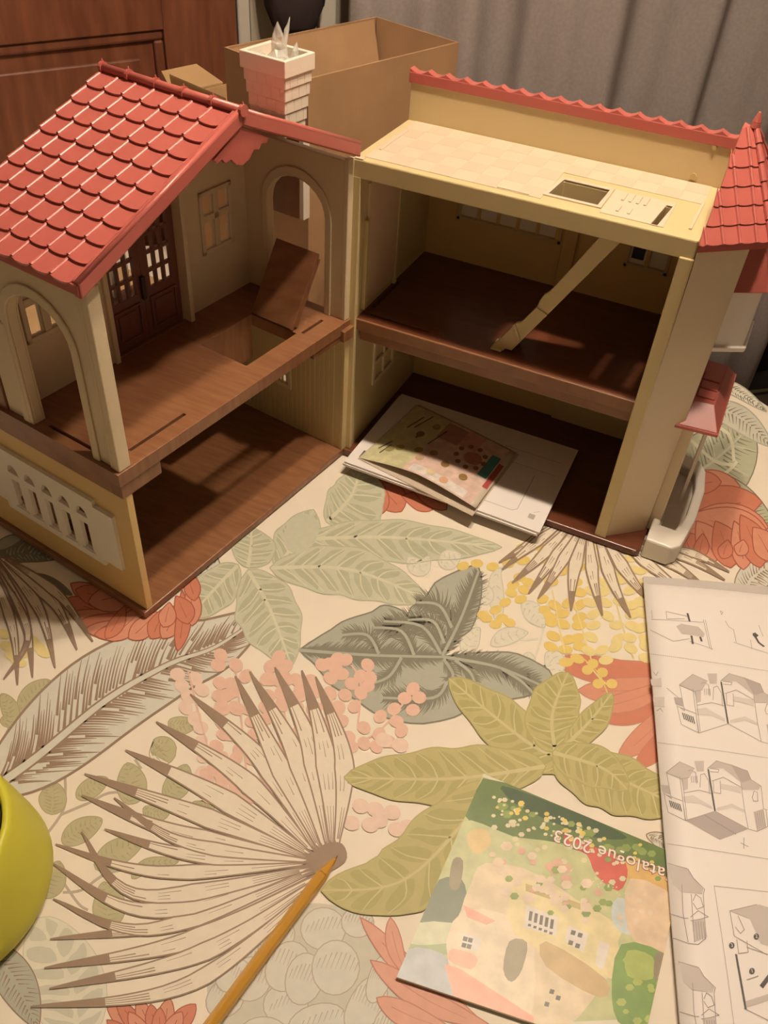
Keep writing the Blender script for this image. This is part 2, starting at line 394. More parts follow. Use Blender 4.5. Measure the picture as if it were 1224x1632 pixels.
def petals(P, lst, fill='coral', edge='coralD', alt='coralL'):
    for i, (bx, by, tx, ty, w_) in enumerate(lst):
        mx, my = (bx+tx)/2+(ty-by)*.06, (by+ty)/2-(tx-bx)*.06
        A = axis_pts([(bx, by), (mx, my), (tx, ty)], 14); n = 14
        pr = lambda t: max(0, math.sin(math.pi*(t**1.25)))**.7
        sa = [(p[0]+p[2]*w_*pr(k/n), p[1]+p[3]*w_*pr(k/n)) for k, p in enumerate(A)]; sb = [(p[0]-p[2]*w_*pr(k/n), p[1]-p[3]*w_*pr(k/n)) for k, p in enumerate(A)]
        P.fill(sa+sb[-2:0:-1], fill if i % 2 else alt)
        P.stroke(sa, 1.8, edge, k=1); P.stroke(sb, 1.8, edge, k=1)
        P.stroke([(A[3][0], A[3][1]), (A[7][0]+A[7][2]*1.5, A[7][1]+A[7][3]*1.5), (A[11][0], A[11][1])], 1.3, edge, taper=(.4, 1))
NAMES = []
def fin(P, name, label): NAMES.append(P.done(name, label))

# small moss-green leaves on stems
P = Print(0); P.lay(0)
for st in ([(102, 1225), (104, 1260), (97, 1298), (50, 1358)], [(97, 1298), (140, 1280), (185, 1262), (270, 1278)], [(100, 1422), (130, 1418), (170, 1392), (230, 1380)], [(100, 1405), (125, 1440), (140, 1450)], [(0, 1190), (20, 1150), (40, 1125)], [(225, 1225), (215, 1210)], [(380, 1180), (405, 1165)]): P.stroke(st, 4.5, 'stem')
for ax, w_ in (([(58, 1306), (50, 1300)], 0), ):
    pass
for ax, wa, wb in (([(82, 1298), (84, 1265), (80, 1245)], 22, 22), ([(122, 1272), (145, 1255), (172, 1240)], 16, 15), ([(205, 1282), (208, 1250), (203, 1215)], 26, 22), ([(100, 1345), (125, 1322), (163, 1305)], 22, 16),
                   ([(152, 1385), (185, 1358), (228, 1340)], 22, 20), ([(60, 1428), (80, 1400), (95, 1372)], 26, 16), ([(166, 1480), (172, 1440), (165, 1405)], 28, 24), ([(262, 1272), (282, 1248), (298, 1218)], 22, 18),
                   ([(240, 1210), (262, 1195), (245, 1178)], 20, 22), ([(268, 1150), (290, 1156), (315, 1150)], 14, 14), ([(32, 1136), (52, 1108), (80, 1084)], 22, 18), ([(0, 1150), (14, 1140), (2, 1105)], 18, 10), ([(0, 1195), (15, 1215), (30, 1235)], 12, 16),
                   ([(210, 1400), (235, 1378), (285, 1372)], 12, 10), ([(305, 1280), (322, 1290), (342, 1278)], 14, 14), ([(228, 1288), (250, 1296), (272, 1286)], 14, 12)):
    leaf(P, ax, wa, wb, 'moss', edge='mossD', nv=3, ew=1.5, hatch=9, hatchc='mossD', sharp=.6)
fin(P, 'small_leaf_print', 'printed spray of small moss-green leaves on thin stems')
# pale grey seed-pod leaves
P = Print(1); P.lay(0)
for st in ([(838, 1090), (862, 1020), (872, 960)], [(812, 1020), (858, 1018)], [(790, 905), (795, 960)], [(760, 1010), (758, 990)]): P.stroke(st, 4, 'pale')
for ax, wa, wb in (([(782, 1028), (808, 1012), (842, 1008)], 15, 12), ([(742, 1045), (752, 1018), (765, 1000)], 14, 16), ([(800, 905), (790, 925), (796, 1000)], 12, 12), ([(832, 960), (850, 975), (868, 1000)], 16, 14), ([(870, 1040), (885, 1055), (885, 1080)], 18, 16), ([(700, 900), (720, 890), (735, 884)], 16, 16), ([(650, 888), (670, 905), (684, 886)], 14, 12), ([(830, 1050), (845, 1055), (850, 1060)], 16, 14), ([(765, 960), (775, 950), (770, 930)], 12, 10)):
    leaf(P, ax, wa, wb, 'pale', edge='paleL', nv=3, ew=1.6, hatch=5, hatchc='paleL')
fin(P, 'pod_leaf_print', 'printed pale grey pod-shaped leaves in fine outline')
# yellow dots
P = Print(2)
rnd = random.Random(3)
P.lay(1)
for x, y in ((738, 902), (760, 898), (785, 903), (810, 898), (770, 980), (790, 972), (805, 960), (815, 945), (830, 955), (818, 932), (835, 940), (800, 985), (812, 992), (790, 995), (775, 985), (865, 955), (868, 972), (878, 992), (828, 920), (842, 928)): P.blob(x, y, 10, 7, rnd.uniform(-.4, .4), 'yellow')
P.lay(2)
for x in range(838, 1028, 21):
    for y in range(872, 1062, 18):
        if y > 905 and x < 868: continue
        if rnd.random() < .86 and not (x > 960 and y < 890): P.blob(x+rnd.uniform(-5, 5), y+rnd.uniform(-4, 4), 12, 7.5, rnd.uniform(-.6, .6), 'yellow' if x < 930 else 'yellowL')
P.lay(3)
for st in ([(880, 940), (890, 990), (900, 1040)], [(915, 960), (930, 1010), (945, 1060)], [(975, 930), (990, 990), (1010, 1050)], [(935, 1055), (955, 1080), (972, 1095)]): P.stroke(st, 2.4, 'yellowL')
fin(P, 'yellow_berry_print', 'printed yellow sprays of small oval berries')
# sage-green compound leaf beside the left half
P = Print(1)
for ax, wa, wb, nv in (([(520, 832), (560, 790), (575, 738)], 58, 34, 6), ([(440, 905), (470, 865), (500, 812)], 40, 34, 5), ([(470, 860), (620, 856), (800, 872)], 40, 28, 8), ([(430, 905), (560, 908), (690, 960)], 44, 36, 8), ([(395, 908), (430, 970), (465, 1062)], 56, 44, 7), ([(395, 905), (400, 870), (400, 840)], 40, 30, 4), ([(380, 900), (350, 930), (300, 985)], 30, 34, 5)):
    leaf(P, ax, wa, wb, 'sage', vein='sageV', edge='sageD', shade='sageD', nv=nv, ew=1.6, vw=3.2, wob=.05, hatch=0)
P.lay(4); P.blob(480, 850, 26, 34, .6, 'sage')
fin(P, 'sage_leaf_print', 'printed sage-green compound leaf spreading from the front edge of the dollhouse')
# coral flower under the dollhouse corner, coral flower under the booklets, right-hand coral flowers
P = Print(0)
petals(P, [(570, 740, 600, 775, 30), (560, 700, 660, 790, 38), (620, 770, 700, 805, 20), (600, 770, 640, 815, 22), (590, 800, 555, 826, 14), (610, 770, 590, 822, 18), (580, 750, 600, 800, 16), (640, 790, 690, 812, 14), (650, 770, 712, 812, 16)])
fin(P, 'coral_flower_print', 'printed coral flower peeping out below the paper booklets')
P = Print(3)
petals(P, [(250, 985, 112, 930, 22), (250, 985, 102, 955, 20), (255, 990, 110, 978, 18), (250, 985, 125, 992, 18), (230, 990, 135, 1004, 14), (240, 985, 150, 1012, 14), (235, 960, 170, 1020, 17), (215, 955, 120, 940, 18), (250, 975, 205, 1018, 16), (260, 970, 240, 1018, 16), (285, 960, 258, 1018, 16),
           (290, 940, 283, 1038, 12), (300, 930, 306, 998, 14), (280, 950, 300, 995, 16), (240, 930, 140, 960, 22), (295, 910, 310, 958, 13), (270, 960, 260, 1000, 14), (200, 965, 168, 1018, 12)])
fin(P, 'coral_flower_print', 'printed coral flower around the corner of the dollhouse')
P = Print(1)
petals(P, [(1060, 800, 1180, 775, 30), (1060, 830, 1215, 800, 30), (1070, 850, 1225, 840, 34), (1080, 780, 1150, 768, 18), (1100, 820, 1230, 880, 34), (1090, 850, 1100, 880, 22), (1110, 830, 1140, 895, 22), (1140, 830, 1165, 905, 24), (1170, 830, 1185, 908, 18), (1180, 820, 1212, 905, 22), (1200, 840, 1230, 895, 20), (1160, 860, 1150, 890, 12), (1185, 860, 1176, 885, 12), (1120, 850, 1112, 890, 12)], edge='coralD')
fin(P, 'coral_flower_print', 'printed coral flower on the cloth right of the porch step')
P = Print(1)
petals(P, [(1080, 1060, 890, 1060, 20), (1100, 1080, 920, 1100, 22), (1080, 1100, 960, 1148, 18), (1090, 1100, 984, 1208, 20), (1090, 1130, 1010, 1226, 17), (1085, 1080, 940, 1130, 16), (1080, 1065, 900, 1045, 14)], fill='coralL', alt='coral', edge='roseD')
fin(P, 'coral_flower_print', 'printed coral petals reaching under the long instruction sheet')
P = Print(0)
petals(P, [(262, 1660, 170, 1600, 16), (262, 1670, 185, 1590, 14), (262, 1670, 220, 1590, 14), (262, 1670, 240, 1600, 13), (265, 1670, 270, 1590, 14), (265, 1670, 312, 1600, 16), (262, 1680, 205, 1612, 14), (262, 1680, 255, 1605, 12), (262, 1680, 290, 1612, 14), (250, 1680, 170, 1625, 14)])
fin(P, 'coral_flower_print', 'printed coral flower tips at the near edge')
P = Print(2)
petals(P, [(760, 1620, 574, 1462, 17), (790, 1640, 590, 1530, 20), (650, 1560, 622, 1462, 13), (720, 1640, 600, 1590, 20)], fill='rose', alt='rose', edge='roseD')
fin(P, 'rose_petal_print', 'printed dusty rose petals beside the catalogue corner')
# blue-grey striped leaf
P = Print(1)
leaf(P, [(-20, 1262), (60, 1205), (170, 1115), (270, 1058), (345, 1030), (425, 975)], 62, 78, 'bluegrey', edge='dark', ew=4, pk=.42, sharp=.62, nv=9, hatch=78, hatchc='dark', sweep=.75, hw=4.6)
P.lay(3); P.stroke([(-20, 1262), (60, 1205), (170, 1115), (270, 1058), (345, 1030), (425, 975)], 17, 'dark', taper=(1.2, .25)); P.lay(4); P.stroke([(-20, 1262), (60, 1205), (170, 1115), (270, 1058), (345, 1030), (425, 975)], 10, 'bluegrey', taper=(1.3, .2))
fin(P, 'striped_leaf_print', 'printed blue-grey feathered leaf with dark brown stripes')
P = Print(0)
leaf(P, [(300, 890), (318, 915), (335, 905), (330, 870)], 18, 22, 'bluegrey', edge='dgrey', ew=2, hatch=16, hatchc='dgrey')
leaf(P, [(-10, 905), (30, 882), (90, 890)], 14, 20, 'dgrey', edge='dgrey', ew=2, hatch=16, hatchc='slate'); leaf(P, [(-10, 875), (20, 860), (40, 855)], 9, 9, 'slate', edge='dgrey')
leaf(P, [(50, 915), (80, 930), (115, 948)], 8, 10, 'dgrey', edge='dgrey')
fin(P, 'etched_leaf_print', 'printed dark etched leaf tips beside the dollhouse base')
# dark etched heart leaf in the middle
P = Print(1.6)
OL = [(476, 1036), (511, 1013), (528, 1003), (545, 991), (570, 982), (593, 975), (606, 966), (620, 965), (641, 973), (649, 983), (655, 968), (679, 951), (693, 929), (720, 914), (743, 905), (762, 902), (768, 933), (763, 970), (750, 1004), (728, 1019), (712, 1040), (707, 1046), (750, 1041), (795, 1039), (825, 1042), (863, 1060), (880, 1077), (859, 1103), (810, 1115), (780, 1112), (760, 1118), (742, 1132), (724, 1143), (675, 1153), (635, 1149), (598, 1137), (567, 1115), (530, 1093), (502, 1059)]
P.lay(0).fill(smooth_closed(OL, 2), 'slate'); P.lay(4).stroke(OL+[OL[0]], 2.4, 'dgrey', k=2)
def etch(a, b, c, w0, n, side, col='dgrey', ln=26):
    A = axis_pts([a, b, c], n); P.lay(2)
    for k, p in enumerate(A[1:-1]):
        l = ln*random.uniform(.55, 1.05)*math.sin(math.pi*(k+1)/len(A))**.5
        q0 = (p[0]+side*p[2]*2, p[1]+side*p[3]*2); q1 = (p[0]+side*p[2]*l*.6+p[4]*l*.3, p[1]+side*p[3]*l*.6+p[5]*l*.3); q2 = (p[0]+side*p[2]*l+p[4]*l*.7, p[1]+side*p[3]*l+p[5]*l*.7)
        P.stroke([q0, q1, q2], w0, col, taper=(1, .1), k=2)
VE = [((476, 1036), (590, 1044), (707, 1047)), ((707, 1047), (790, 1062), (862, 1092)), ((705, 1045), (735, 985), (763, 910)), ((703, 1042), (672, 998), (612, 990)), ((660, 1044), (640, 1006), (596, 1000)), ((604, 1042), (585, 1012), (545, 1012)), ((720, 1000), (700, 965), (662, 960)), ((708, 1025), (690, 990), (650, 988)), ((640, 1048), (620, 1078), (590, 1090)), ((707, 1050), (722, 1075), (712, 1088)), ((712, 1088), (690, 1112), (610, 1112)), ((725, 1052), (748, 1070), (757, 1088)), ((800, 1066), (830, 1085), (850, 1105))]
for a, b, c in VE:
    ln = 27 if math.hypot(a[0]-c[0], a[1]-c[1]) > 70 else 18; nn = int(math.hypot(a[0]-c[0], a[1]-c[1])/2.6)
    etch(a, b, c, 3.6, nn, 1, ln=ln); etch(a, b, c, 3.6, nn, -1, ln=ln)
for a, b, c in VE: P.lay(3).stroke([a, b, c], 5.2, 'slate', taper=(1, .6))
fin(P, 'etched_leaf_print', 'printed dark grey-green etched heart leaf in the middle of the cloth')
# pink dot sprays
P = Print(3); rnd = random.Random(5)
reg = [(300, 1060, 9), (318, 1082, 9)]
P.lay(1)
for x, y in ((283, 1075), (290, 1093), (300, 1110), (312, 1082), (322, 1100), (296, 1128), (310, 1145), (320, 1160), (352, 1045), (348, 1060), (376, 1060), (392, 1078), (368, 1090), (362, 1108), (355, 1130), (378, 1130), (444, 1048), (432, 1062), (455, 1062), (430, 1082), (456, 1082), (320, 1182), (345, 1190), (325, 1205), (350, 1215), (335, 1230), (322, 1232), (365, 1170), (330, 1245), (355, 1245), (375, 1255), (480, 1100), (500, 1095), (520, 1110), (500, 1130)): P.blob(x, y, 12.5, 10.5, rnd.uniform(-1, 1), 'pinkL' if x < 330 else 'pink')
for y in range(1085, 1275, 21):
    for x in range(330, 545, 24):
        if x+(y-1085)*.15 > 350 and rnd.random() < .85: P.blob(x+rnd.uniform(-5, 5), y+rnd.uniform(-4, 4), 12, 10, rnd.uniform(-1, 1), 'pink')
P.lay(2)
for x, y in ((538, 1050), (524, 1058), (513, 1060), (535, 1066), (551, 1052), (586, 1060), (574, 1078), (590, 1080), (560, 1090), (545, 1075), (586, 1094), (550, 1108), (575, 1105), (658, 1098), (645, 1113), (668, 1112), (658, 1132), (628, 1130), (606, 1142), (632, 1150), (540, 1127), (565, 1126), (545, 1150), (580, 1160), (556, 1175), (535, 1135), (604, 1170), (620, 1182), (600, 1190), (580, 1185), (560, 1190), (640, 1165)): P.blob(x, y, 11.5, 10, rnd.uniform(-1, 1), 'pink')
for x, y in ((575, 1285), (560, 1312), (598, 1290), (590, 1315), (625, 1295), (632, 1322), (650, 1318), (605, 1308), (612, 1180), (638, 1188)): P.blob(x, y, 14, 12, .3, 'pinkL')
P.lay(1)
for st in ([(300, 1070), (320, 1150), (350, 1260)], [(375, 1065), (385, 1150), (395, 1250)], [(445, 1060), (455, 1150), (460, 1230)], [(658, 1100), (610, 1160), (545, 1200)], [(560, 1060), (575, 1090), (570, 1160)]): P.stroke(st, 3, 'pink')
fin(P, 'pink_berry_print', 'printed pink sprays of round berries')
# palm fans
FAN = [((80, 1497), (300, 1470), (500, 1392), 13), ((71, 1543), (300, 1500), (505, 1398), 17), ((79, 1576), (320, 1520), (508, 1402), 16), ((49, 1605), (300, 1570), (512, 1405), 15), ((85, 1433), (240, 1482), (500, 1388), 15), ((85, 1377), (240, 1452), (498, 1380), 17), ((130, 1326), (225, 1428), (496, 1384), 15), ((89, 1346), (250, 1390), (494, 1376), 13), ((167, 1322), (300, 1362), (494, 1372), 14), ((130, 1268), (290, 1330), (494, 1370), 17), ((182, 1272), (290, 1342), (494, 1373), 12), ((135, 1234), (320, 1300), (496, 1368), 17), ((200, 1196), (345, 1268), (498, 1364), 19), ((249, 1151), (385, 1240), (502, 1360), 18), ((303, 1107), (420, 1215), (506, 1358), 18), ((375, 1078), (440, 1210), (512, 1356), 18), ((398, 1071), (470, 1200), (518, 1354), 18), ((438, 1064), (495, 1190), (524, 1352), 19), ((481, 1069), (518, 1200), (530, 1350), 19), ((503, 1079), (548, 1210), (536, 1350), 17)]
for i, (tip, ctl, base, w_) in enumerate(FAN):
    if i == 0: P = Print(4)
    blade(P, tip, ctl, base, w_)
    if i == len(FAN)-1: P.done('palm_fan_print', 'printed large palm fan outlined in brown in the lower left')
P = Print(5.5); P.lay(0).fill(smooth_closed([(488, 1372), (500, 1358), (520, 1345), (545, 1345), (553, 1368), (535, 1385), (505, 1395)], 3), 'dark'); fin(P, 'palm_heart_print', 'printed dark heart of the large palm fan')
for nm, ls in (('upper right', [((795, 897), (850, 862), (900, 825), 8), ((800, 908), (850, 868), (905, 828), 9), ((816, 930), (865, 885), (915, 830), 10), ((842, 947), (880, 895), (925, 832), 10), ((857, 955), (890, 905), (930, 835), 10), ((910, 974), (915, 910), (935, 838), 12), ((960, 982), (945, 920), (938, 838), 11), ((1005, 985), (975, 925), (948, 840), 11), ((1040, 965), (1000, 915), (955, 845), 11), ((1095, 945), (1040, 905), (975, 850), 10), ((1130, 942), (1080, 905), (1000, 860), 9), ((1155, 925), (1095, 890), (1020, 862), 8), ((1162, 912), (1110, 885), (1050, 868), 7)]),
               ('left', [((28, 1092), (20, 1000), (-20, 890), 9), ((52, 1080), (40, 990), (-10, 885), 10), ((88, 1065), (62, 970), (-5, 885), 10), ((123, 1036), (85, 960), (0, 888), 11), ((148, 1023), (95, 950), (10, 890), 9), ((6, 1083), (45, 1010), (-5, 905), 7)])):
    P = Print(4)
    for i, (tip, ctl, base, w_) in enumerate(ls):
        blade(P, tip, ctl, base, w_)
    fin(P, 'palm_fan_print', 'printed small palm fan near the '+('right half of the dollhouse' if nm[0] == 'u' else 'left half of the dollhouse'))
P = Print(2); P.lay(1)
for x, y in ((20, 1045), (35, 1040), (12, 1030), (60, 1030), (70, 1040), (50, 1020), (30, 1055), (5, 1010)): P.blob(x, y, 13, 8, .3, 'yellowL')
fin(P, 'yellow_berry_print', 'printed yellow berries behind the left palm fan')
# blue-grey succulent flower near the pen
P = Print(0); rnd = random.Random(11)
P.lay(0).fill(smooth_closed([(330, 1580), (345, 1530), (400, 1470), (480, 1440), (560, 1450), (600, 1500), (625, 1560), (640, 1640), (600, 1700), (380, 1700)], 3), 'paleL')
def spet(x, y, rx, ry, a):
    pts = [(x+rx*math.cos(t)*math.cos(a)-ry*math.sin(t)*math.sin(a)*(1.15 if math.sin(t) > 0 else .9), y+rx*math.cos(t)*math.sin(a)+ry*math.sin(t)*math.cos(a)) for t in [2*math.pi*k/10 for k in range(10)]]
    q = smooth_closed(pts, 2); P.fill(q, 'bluegrey'); P.stroke(q+[q[0]], 2, 'stem', k=1)
    for k in range(9):
        f = -0.8+1.6*k/8; x0 = x+rx*f*math.cos(a)-ry*.15*math.sin(a); y0_ = y+rx*f*math.sin(a)+ry*.15*math.cos(a); l = ry*.55*math.sqrt(max(0, 1-f*f))
        P.stroke([(x0, y0_-l*.2), (x0+l*.45, y0_-l*1.3)], 1.6, 'stem', taper=(.4, 1))
for i, (x, y, rx, ry, a) in enumerate(((360, 1590, 28, 34, .6), (388, 1515, 24, 26, .4), (440, 1488, 30, 30, .2), (400, 1560, 32, 36, .3), (455, 1600, 36, 34, -.3), (420, 1650, 40, 30, 0), (505, 1630, 48, 30, -.3), (460, 1540, 34, 42, .5), (485, 1560, 30, 42, .2), (515, 1480, 36, 34, -.1), (535, 1542, 38, 44, .1), (585, 1600, 28, 50, .5), (605, 1560, 18, 40, .3), (570, 1470, 26, 24, .2), (375, 1555, 26, 30, .9), (620, 1640, 26, 40, .3))):
    spet(x, y, rx, ry, a)
fin(P, 'succulent_print', 'printed blue-grey succulent flower under the amber pen')
# pale leaf lower left
P = Print(0)
leaf(P, [(125, 1660), (110, 1560), (60, 1462)], 56, 70, 'pale', edge='paleL', nv=6, shade='paleL', ew=1.6, sharp=.5)
fin(P, 'pale_leaf_print', 'printed pale grey-green leaf beside the lime container')
P = Print(1)
leaf(P, [(-30, 1500), (20, 1560), (60, 1640)], 30, 34, 'slate', edge='dark', nv=4, ew=2, hatch=22, hatchc='dark')
fin(P, 'striped_leaf_print', 'printed dark striped leaf below the lime container')
# olive leaves
P = Print(5.8)
for ax, wa, wb, nv in (([(930, 1215), (850, 1190), (715, 1082)], 40, 40, 7), ([(885, 1200), (880, 1140), (905, 1072)], 44, 42, 6), ([(900, 1190), (940, 1150), (975, 1105)], 26, 18, 4), ([(870, 1222), (720, 1242), (548, 1240)], 50, 42, 8), ([(880, 1210), (980, 1240), (1090, 1290)], 55, 38, 8), ([(790, 1250), (650, 1400), (512, 1420)], 62, 58, 7), ([(880, 1200), (960, 1225), (1000, 1260)], 36, 30, 4)):
    leaf(P, ax, wa, wb, 'olive', vein='oliveV', edge='oliveD', shade='oliveD', nv=nv, ew=1.8, vw=3.4, wob=.05, sharp=.6)
fin(P, 'olive_leaf_print', 'printed olive-green compound leaf spreading behind the catalogue')
P = Print(3); P.lay(1)
for x, y in ((936, 1068), (960, 1072), (953, 1090), (975, 1090), (945, 1058)): P.blob(x, y, 9, 8, .2, 'yellow')
P.lay(2); P.stroke([(930, 1050), (955, 1075), (968, 1105)], 2, 'yellow'); fin(P, 'yellow_berry_print', 'printed yellow berries over the coral petals')
# grey shell-like leaf behind the porch, etched rim near the table edge, striped leaf behind the sheet
P = Print(0)
leaf(P, [(1040, 790), (1130, 740), (1195, 680)], 70, 55, 'sageD', edge='dgrey', nv=5, ew=2, vein='sage', hatch=30, hatchc='dgrey', sharp=.5)
leaf(P, [(1100, 760), (1160, 790), (1240, 850)], 40, 30, 'sageD', edge='dgrey', nv=5, ew=2, hatch=24, hatchc='dgrey')
for (a, b, c) in (((1100, 700), (1140, 735), (1168, 740)), ((1095, 745), (1150, 755), (1175, 735)), ((1110, 670), (1160, 690), (1170, 735))): P.lay(4).stroke([a, b, c], 5, 'sageV')
leaf(P, [(1120, 642), (1178, 664), (1232, 712)], 22, 18, 'paleL', edge='slate', nv=5, hatch=18, hatchc='dgrey')
leaf(P, [(1122, 606), (1172, 622), (1222, 656)], 9, 11, 'pale', edge='slate', nv=5, hatch=22, hatchc='dgrey')
fin(P, 'shell_leaf_print', 'printed grey-green ribbed leaf between porch and table edge')
P = Print(1)
leaf(P, [(1180, 960), (1200, 920), (1250, 890)], 26, 24, 'bluegrey', edge='dark', nv=4, hatch=22, hatchc='dark')
leaf(P, [(1030, 1330), (1060, 1345), (1090, 1390)], 14, 14, 'bluegrey', edge='dark', nv=4, hatch=22, hatchc='dark')
fin(P, 'striped_leaf_print', 'printed striped leaf tips at the edges of the long sheet')
# the pattern goes on where the photograph does not look
for (dx, dy, nm) in ((-66, -36, 'olive_leaf_print'), (57, 0, 'etched_leaf_print.001'), (-66, -24, 'sage_leaf_print')):
    for i in [k for k, o_ in enumerate(NAMES) if o_.name == nm]:
        o = NAMES[i].copy(); C.objects.link(o); o.parent = cloth; o.location = NAMES[i].location+Vector((dx, dy, 0))*S


# ================================================================== DOLLHOUSE
_a = R_(180+81.46); LU = Vector((math.cos(_a), math.sin(_a), 0)); LV = Vector((LU.y, -LU.x, 0))
def L(x, y, z): p = LU*x + LV*y; return (p.x, p.y, z)
def XZ(y): return lambda a, b, d: (a, y+d, b)
mapYZ = lambda a, b, d: (d, a, b)          # plate in a plane of constant x
mapXZ = lambda a, b, d: (a, d, b)          # plate in a plane of constant y
house = thing('dollhouse', (0, 0, 0), 'red-roofed two-storey toy dollhouse standing opened out on the tablecloth', 'dollhouse')
Z2, H = 20.4, 39.2
# ---- left half
MB(L).box(-.3, 36.6, -.3, 25, 0.1, 1.0).build('base_plate', BROWN, house, bevel=.12)
mb = MB(L); mb.plate(rect(-.2, 36.7, -.4, 17.9), [rect(6.7, 15.4, 2.5, 9.2), rect(25.9, 33.4, 1.35, 1.75), rect(2.4, 6.2, 1.8, 2.2), [(35.2, 4.2), (35.6, 4.2), (35.6, 10.4), (35.2, 10.4)]], 18.9, Z2, mapXY)
mb.build('upper_floor', BROWN, house, bevel=.08)
MB(L).box(6.71, 15.39, 2.0, 9.6, 18.95, 19.0) if False else None
mb = MB(L); mb.box(31.4, 36.5, -.25, 1.2, 17.2, 18.9); mb.box(35.4, 36.5, 1.2, 17.5, 17.2, 18.9); mb.build('floor_lip', BROWN, house, bevel=.08)
mb = MB(L); mb.box(-.2, 6.9, -.25, 1.0, 18.0, 18.9); mb.box(-.5, 1.9, -.9, .2, 18.1, 19.6); mb.build('hinge_block', BROWN, house, bevel=.1)
MB(L).box(6.8, 15.4, 9.25, 9.5, 14.6, 18.9).build('stair_well_side', BROWN, house)
# balcony floor and rails behind the left half
MB(L).box(10, 36.7, 17.9, 25.2, 18.9, 20.2).build('balcony_floor', BROWN, house, bevel=.08)
bal = MB(L).box(11, 36.4, 24.2, 24.8, 25.2, 26.0).build('balcony_rail', WHITE, house, bevel=.1)
bme = MB(L); bme.box(0, .55, 24.3, 24.7, 20.2, 25.2); bme = bme.mesh('baluster', WHITE)
for k in range(12): linked('baluster', bme, L(11.3+k*2.1, 0, 0), bal)
MB(L).box(35.6, 36.3, 15.5, 24.6, 17.2, 24).build('balcony_side', BROWN, house, bevel=.1)
# lower outer wall with white arcaded window
sidew = MB(L).plate(rect(-.2, 25, 1, 17.4), [rect(4.9, 20, 5.6, 13.2)], 35.3, 36.1, mapYZ).build('side_wall', YEL, house, bevel=.06)
fr = [(2.1, 6.0), (4.8, 6.0), (4.8, 5.1), (20.2, 5.1), (20.2, 6.0), (22.9, 6.0), (22.9, 13.5), (20.2, 13.5), (20.2, 14.2), (4.8, 14.2), (4.8, 13.5), (2.1, 13.5)]
holes = []
for k in range(5):
    c = 6.9+k*2.65
    holes.append(rect(c-.62, c+.62, 6.4, 10.3))
    holes.append([(c-.85, 11.2)]+[(c-.85*math.cos(t), 11.2+1.25*math.sin(t)) for t in [math.pi*j/8 for j in range(1, 8)]]+[(c+.85, 11.2)])
wf = MB(L).plate(fr, holes, 36.1, 36.55, mapYZ).build('arcade_window', WHITE, sidew, bevel=.06, label='white window with five arched openings')
for k in range(5):
    c = 6.9+k*2.65
    MB(L).box(36.5, 36.75, c-.95, c+.95, 5.9, 6.3).build('window_sill', WHITE, sidew, bevel=.05) if k >= 0 else None
mb = MB(L)
for k in range(30): mb.box(36.1, 36.16, 2.2+k*.7, 2.26+k*.7, 14.4, 17.3)
# lower inner walls
def grooves(m_, x, y0, y1, z0, z1, d, step=.75):
    y = y0
    while y < y1: m_.box(x, x+d, y, y+.5, z0, z1); y += step
mb = MB(L); mb.plate(rect(-.2, 17.9, 1, 18.9), [rect(8.4, 10.4, 7.4, 10.4)], .2, .85, mapYZ)
inw = mb.build('inner_wall', YEL2, house, bevel=.05)
mb = MB(L); grooves(mb, .85, 1.2, 17.2, 1.05, 6.9, .07); grooves(mb, .85, 1.2, 7.6, 6.9, 18.5, .07) ; mb.build('wall_panelling', YEL2, inw)
mb = MB(L); mb.plate(rect(8.1, 10.7, 7.1, 10.7), [rect(8.5, 10.3, 7.5, 10.3)], .85, 1.1, mapYZ)
for y in (8.95, 9.7): mb.box(.5, .75, y, y+.18, 7.4, 10.4)
mb.box(.5, .75, 8.4, 10.4, 8.8, 9.0); mb.build('window_frame', CREAM, inw)
MB(L).box(.86, 34, 17.2, 17.9, 1, 18.9).build('back_wall', YEL2, house)
# hinge strip
mb = MB(L); mb.box(-.25, .9, -.35, .25, 1.0, 18.0); mb.tube((-.35, -.35, 1), (-.35, -.35, 17.9), .28, n=10); mb.build('corner_strip', YEL2, house, bevel=.08)
# upper storey walls
def arch(c, hw, z0, zs, zt, n=12):
    return [(c-hw, z0)]+[(c-hw*math.cos(math.pi*j/n), zs+(zt-zs)*math.sin(math.pi*j/n)) for j in range(n+1)]+[(c+hw, z0)]
for nm, x0, x1, yc in (('arched_wall', 35.1, 36.1, 7.4), ('arched_wall', .0, .9, 6.9)):
    b0 = 0.0 if x0 > 10 else .2
    o = arch(yc, 4.1, Z2, 31.9, 35.6)
    outer = [(b0, Z2)]+[(p[0], p[1]) for p in o]+[(15.4, Z2), (15.4, 39.0), (b0, 39.0)]
    aw = MB(L).plate(outer, [], x0, x1, mapYZ).build(nm, CREAM, house, bevel=.1)
    for (d0, d1) in (((x1, x1+.22) if x0 > 10 else (x1, x1+.22)), (x0-.22, x0)) if x0 > 10 else ((x1, x1+.22),):
        oo = arch(yc, 5.0, Z2, 31.9, 36.7); ii = arch(yc, 4.12, Z2, 31.9, 35.62)
        MB(L).plate(oo+ii[::-1], [], d0, d1, mapYZ).build('arch_moulding', CREAM, aw, bevel=.1)
    if x0 > 10:
        m_ = MB(L); m_.box(34.9, 36.35, -.25, .5, Z2, 39.0); m_.box(35.0, 36.3, .5, 1.0, Z2, 39.0); m_.build('corner_post', CREAM, aw, bevel=.12)
        m_ = MB(L); m_.box(34.9, 36.4, 11.9, 12.9, Z2, 31.5); m_.build('pilaster', CREAM, aw, bevel=.15)
    else:
        MB(L).box(-.05, .95, -.2, .45, Z2, 39.3).build('corner_post', CREAM, aw, bevel=.1)
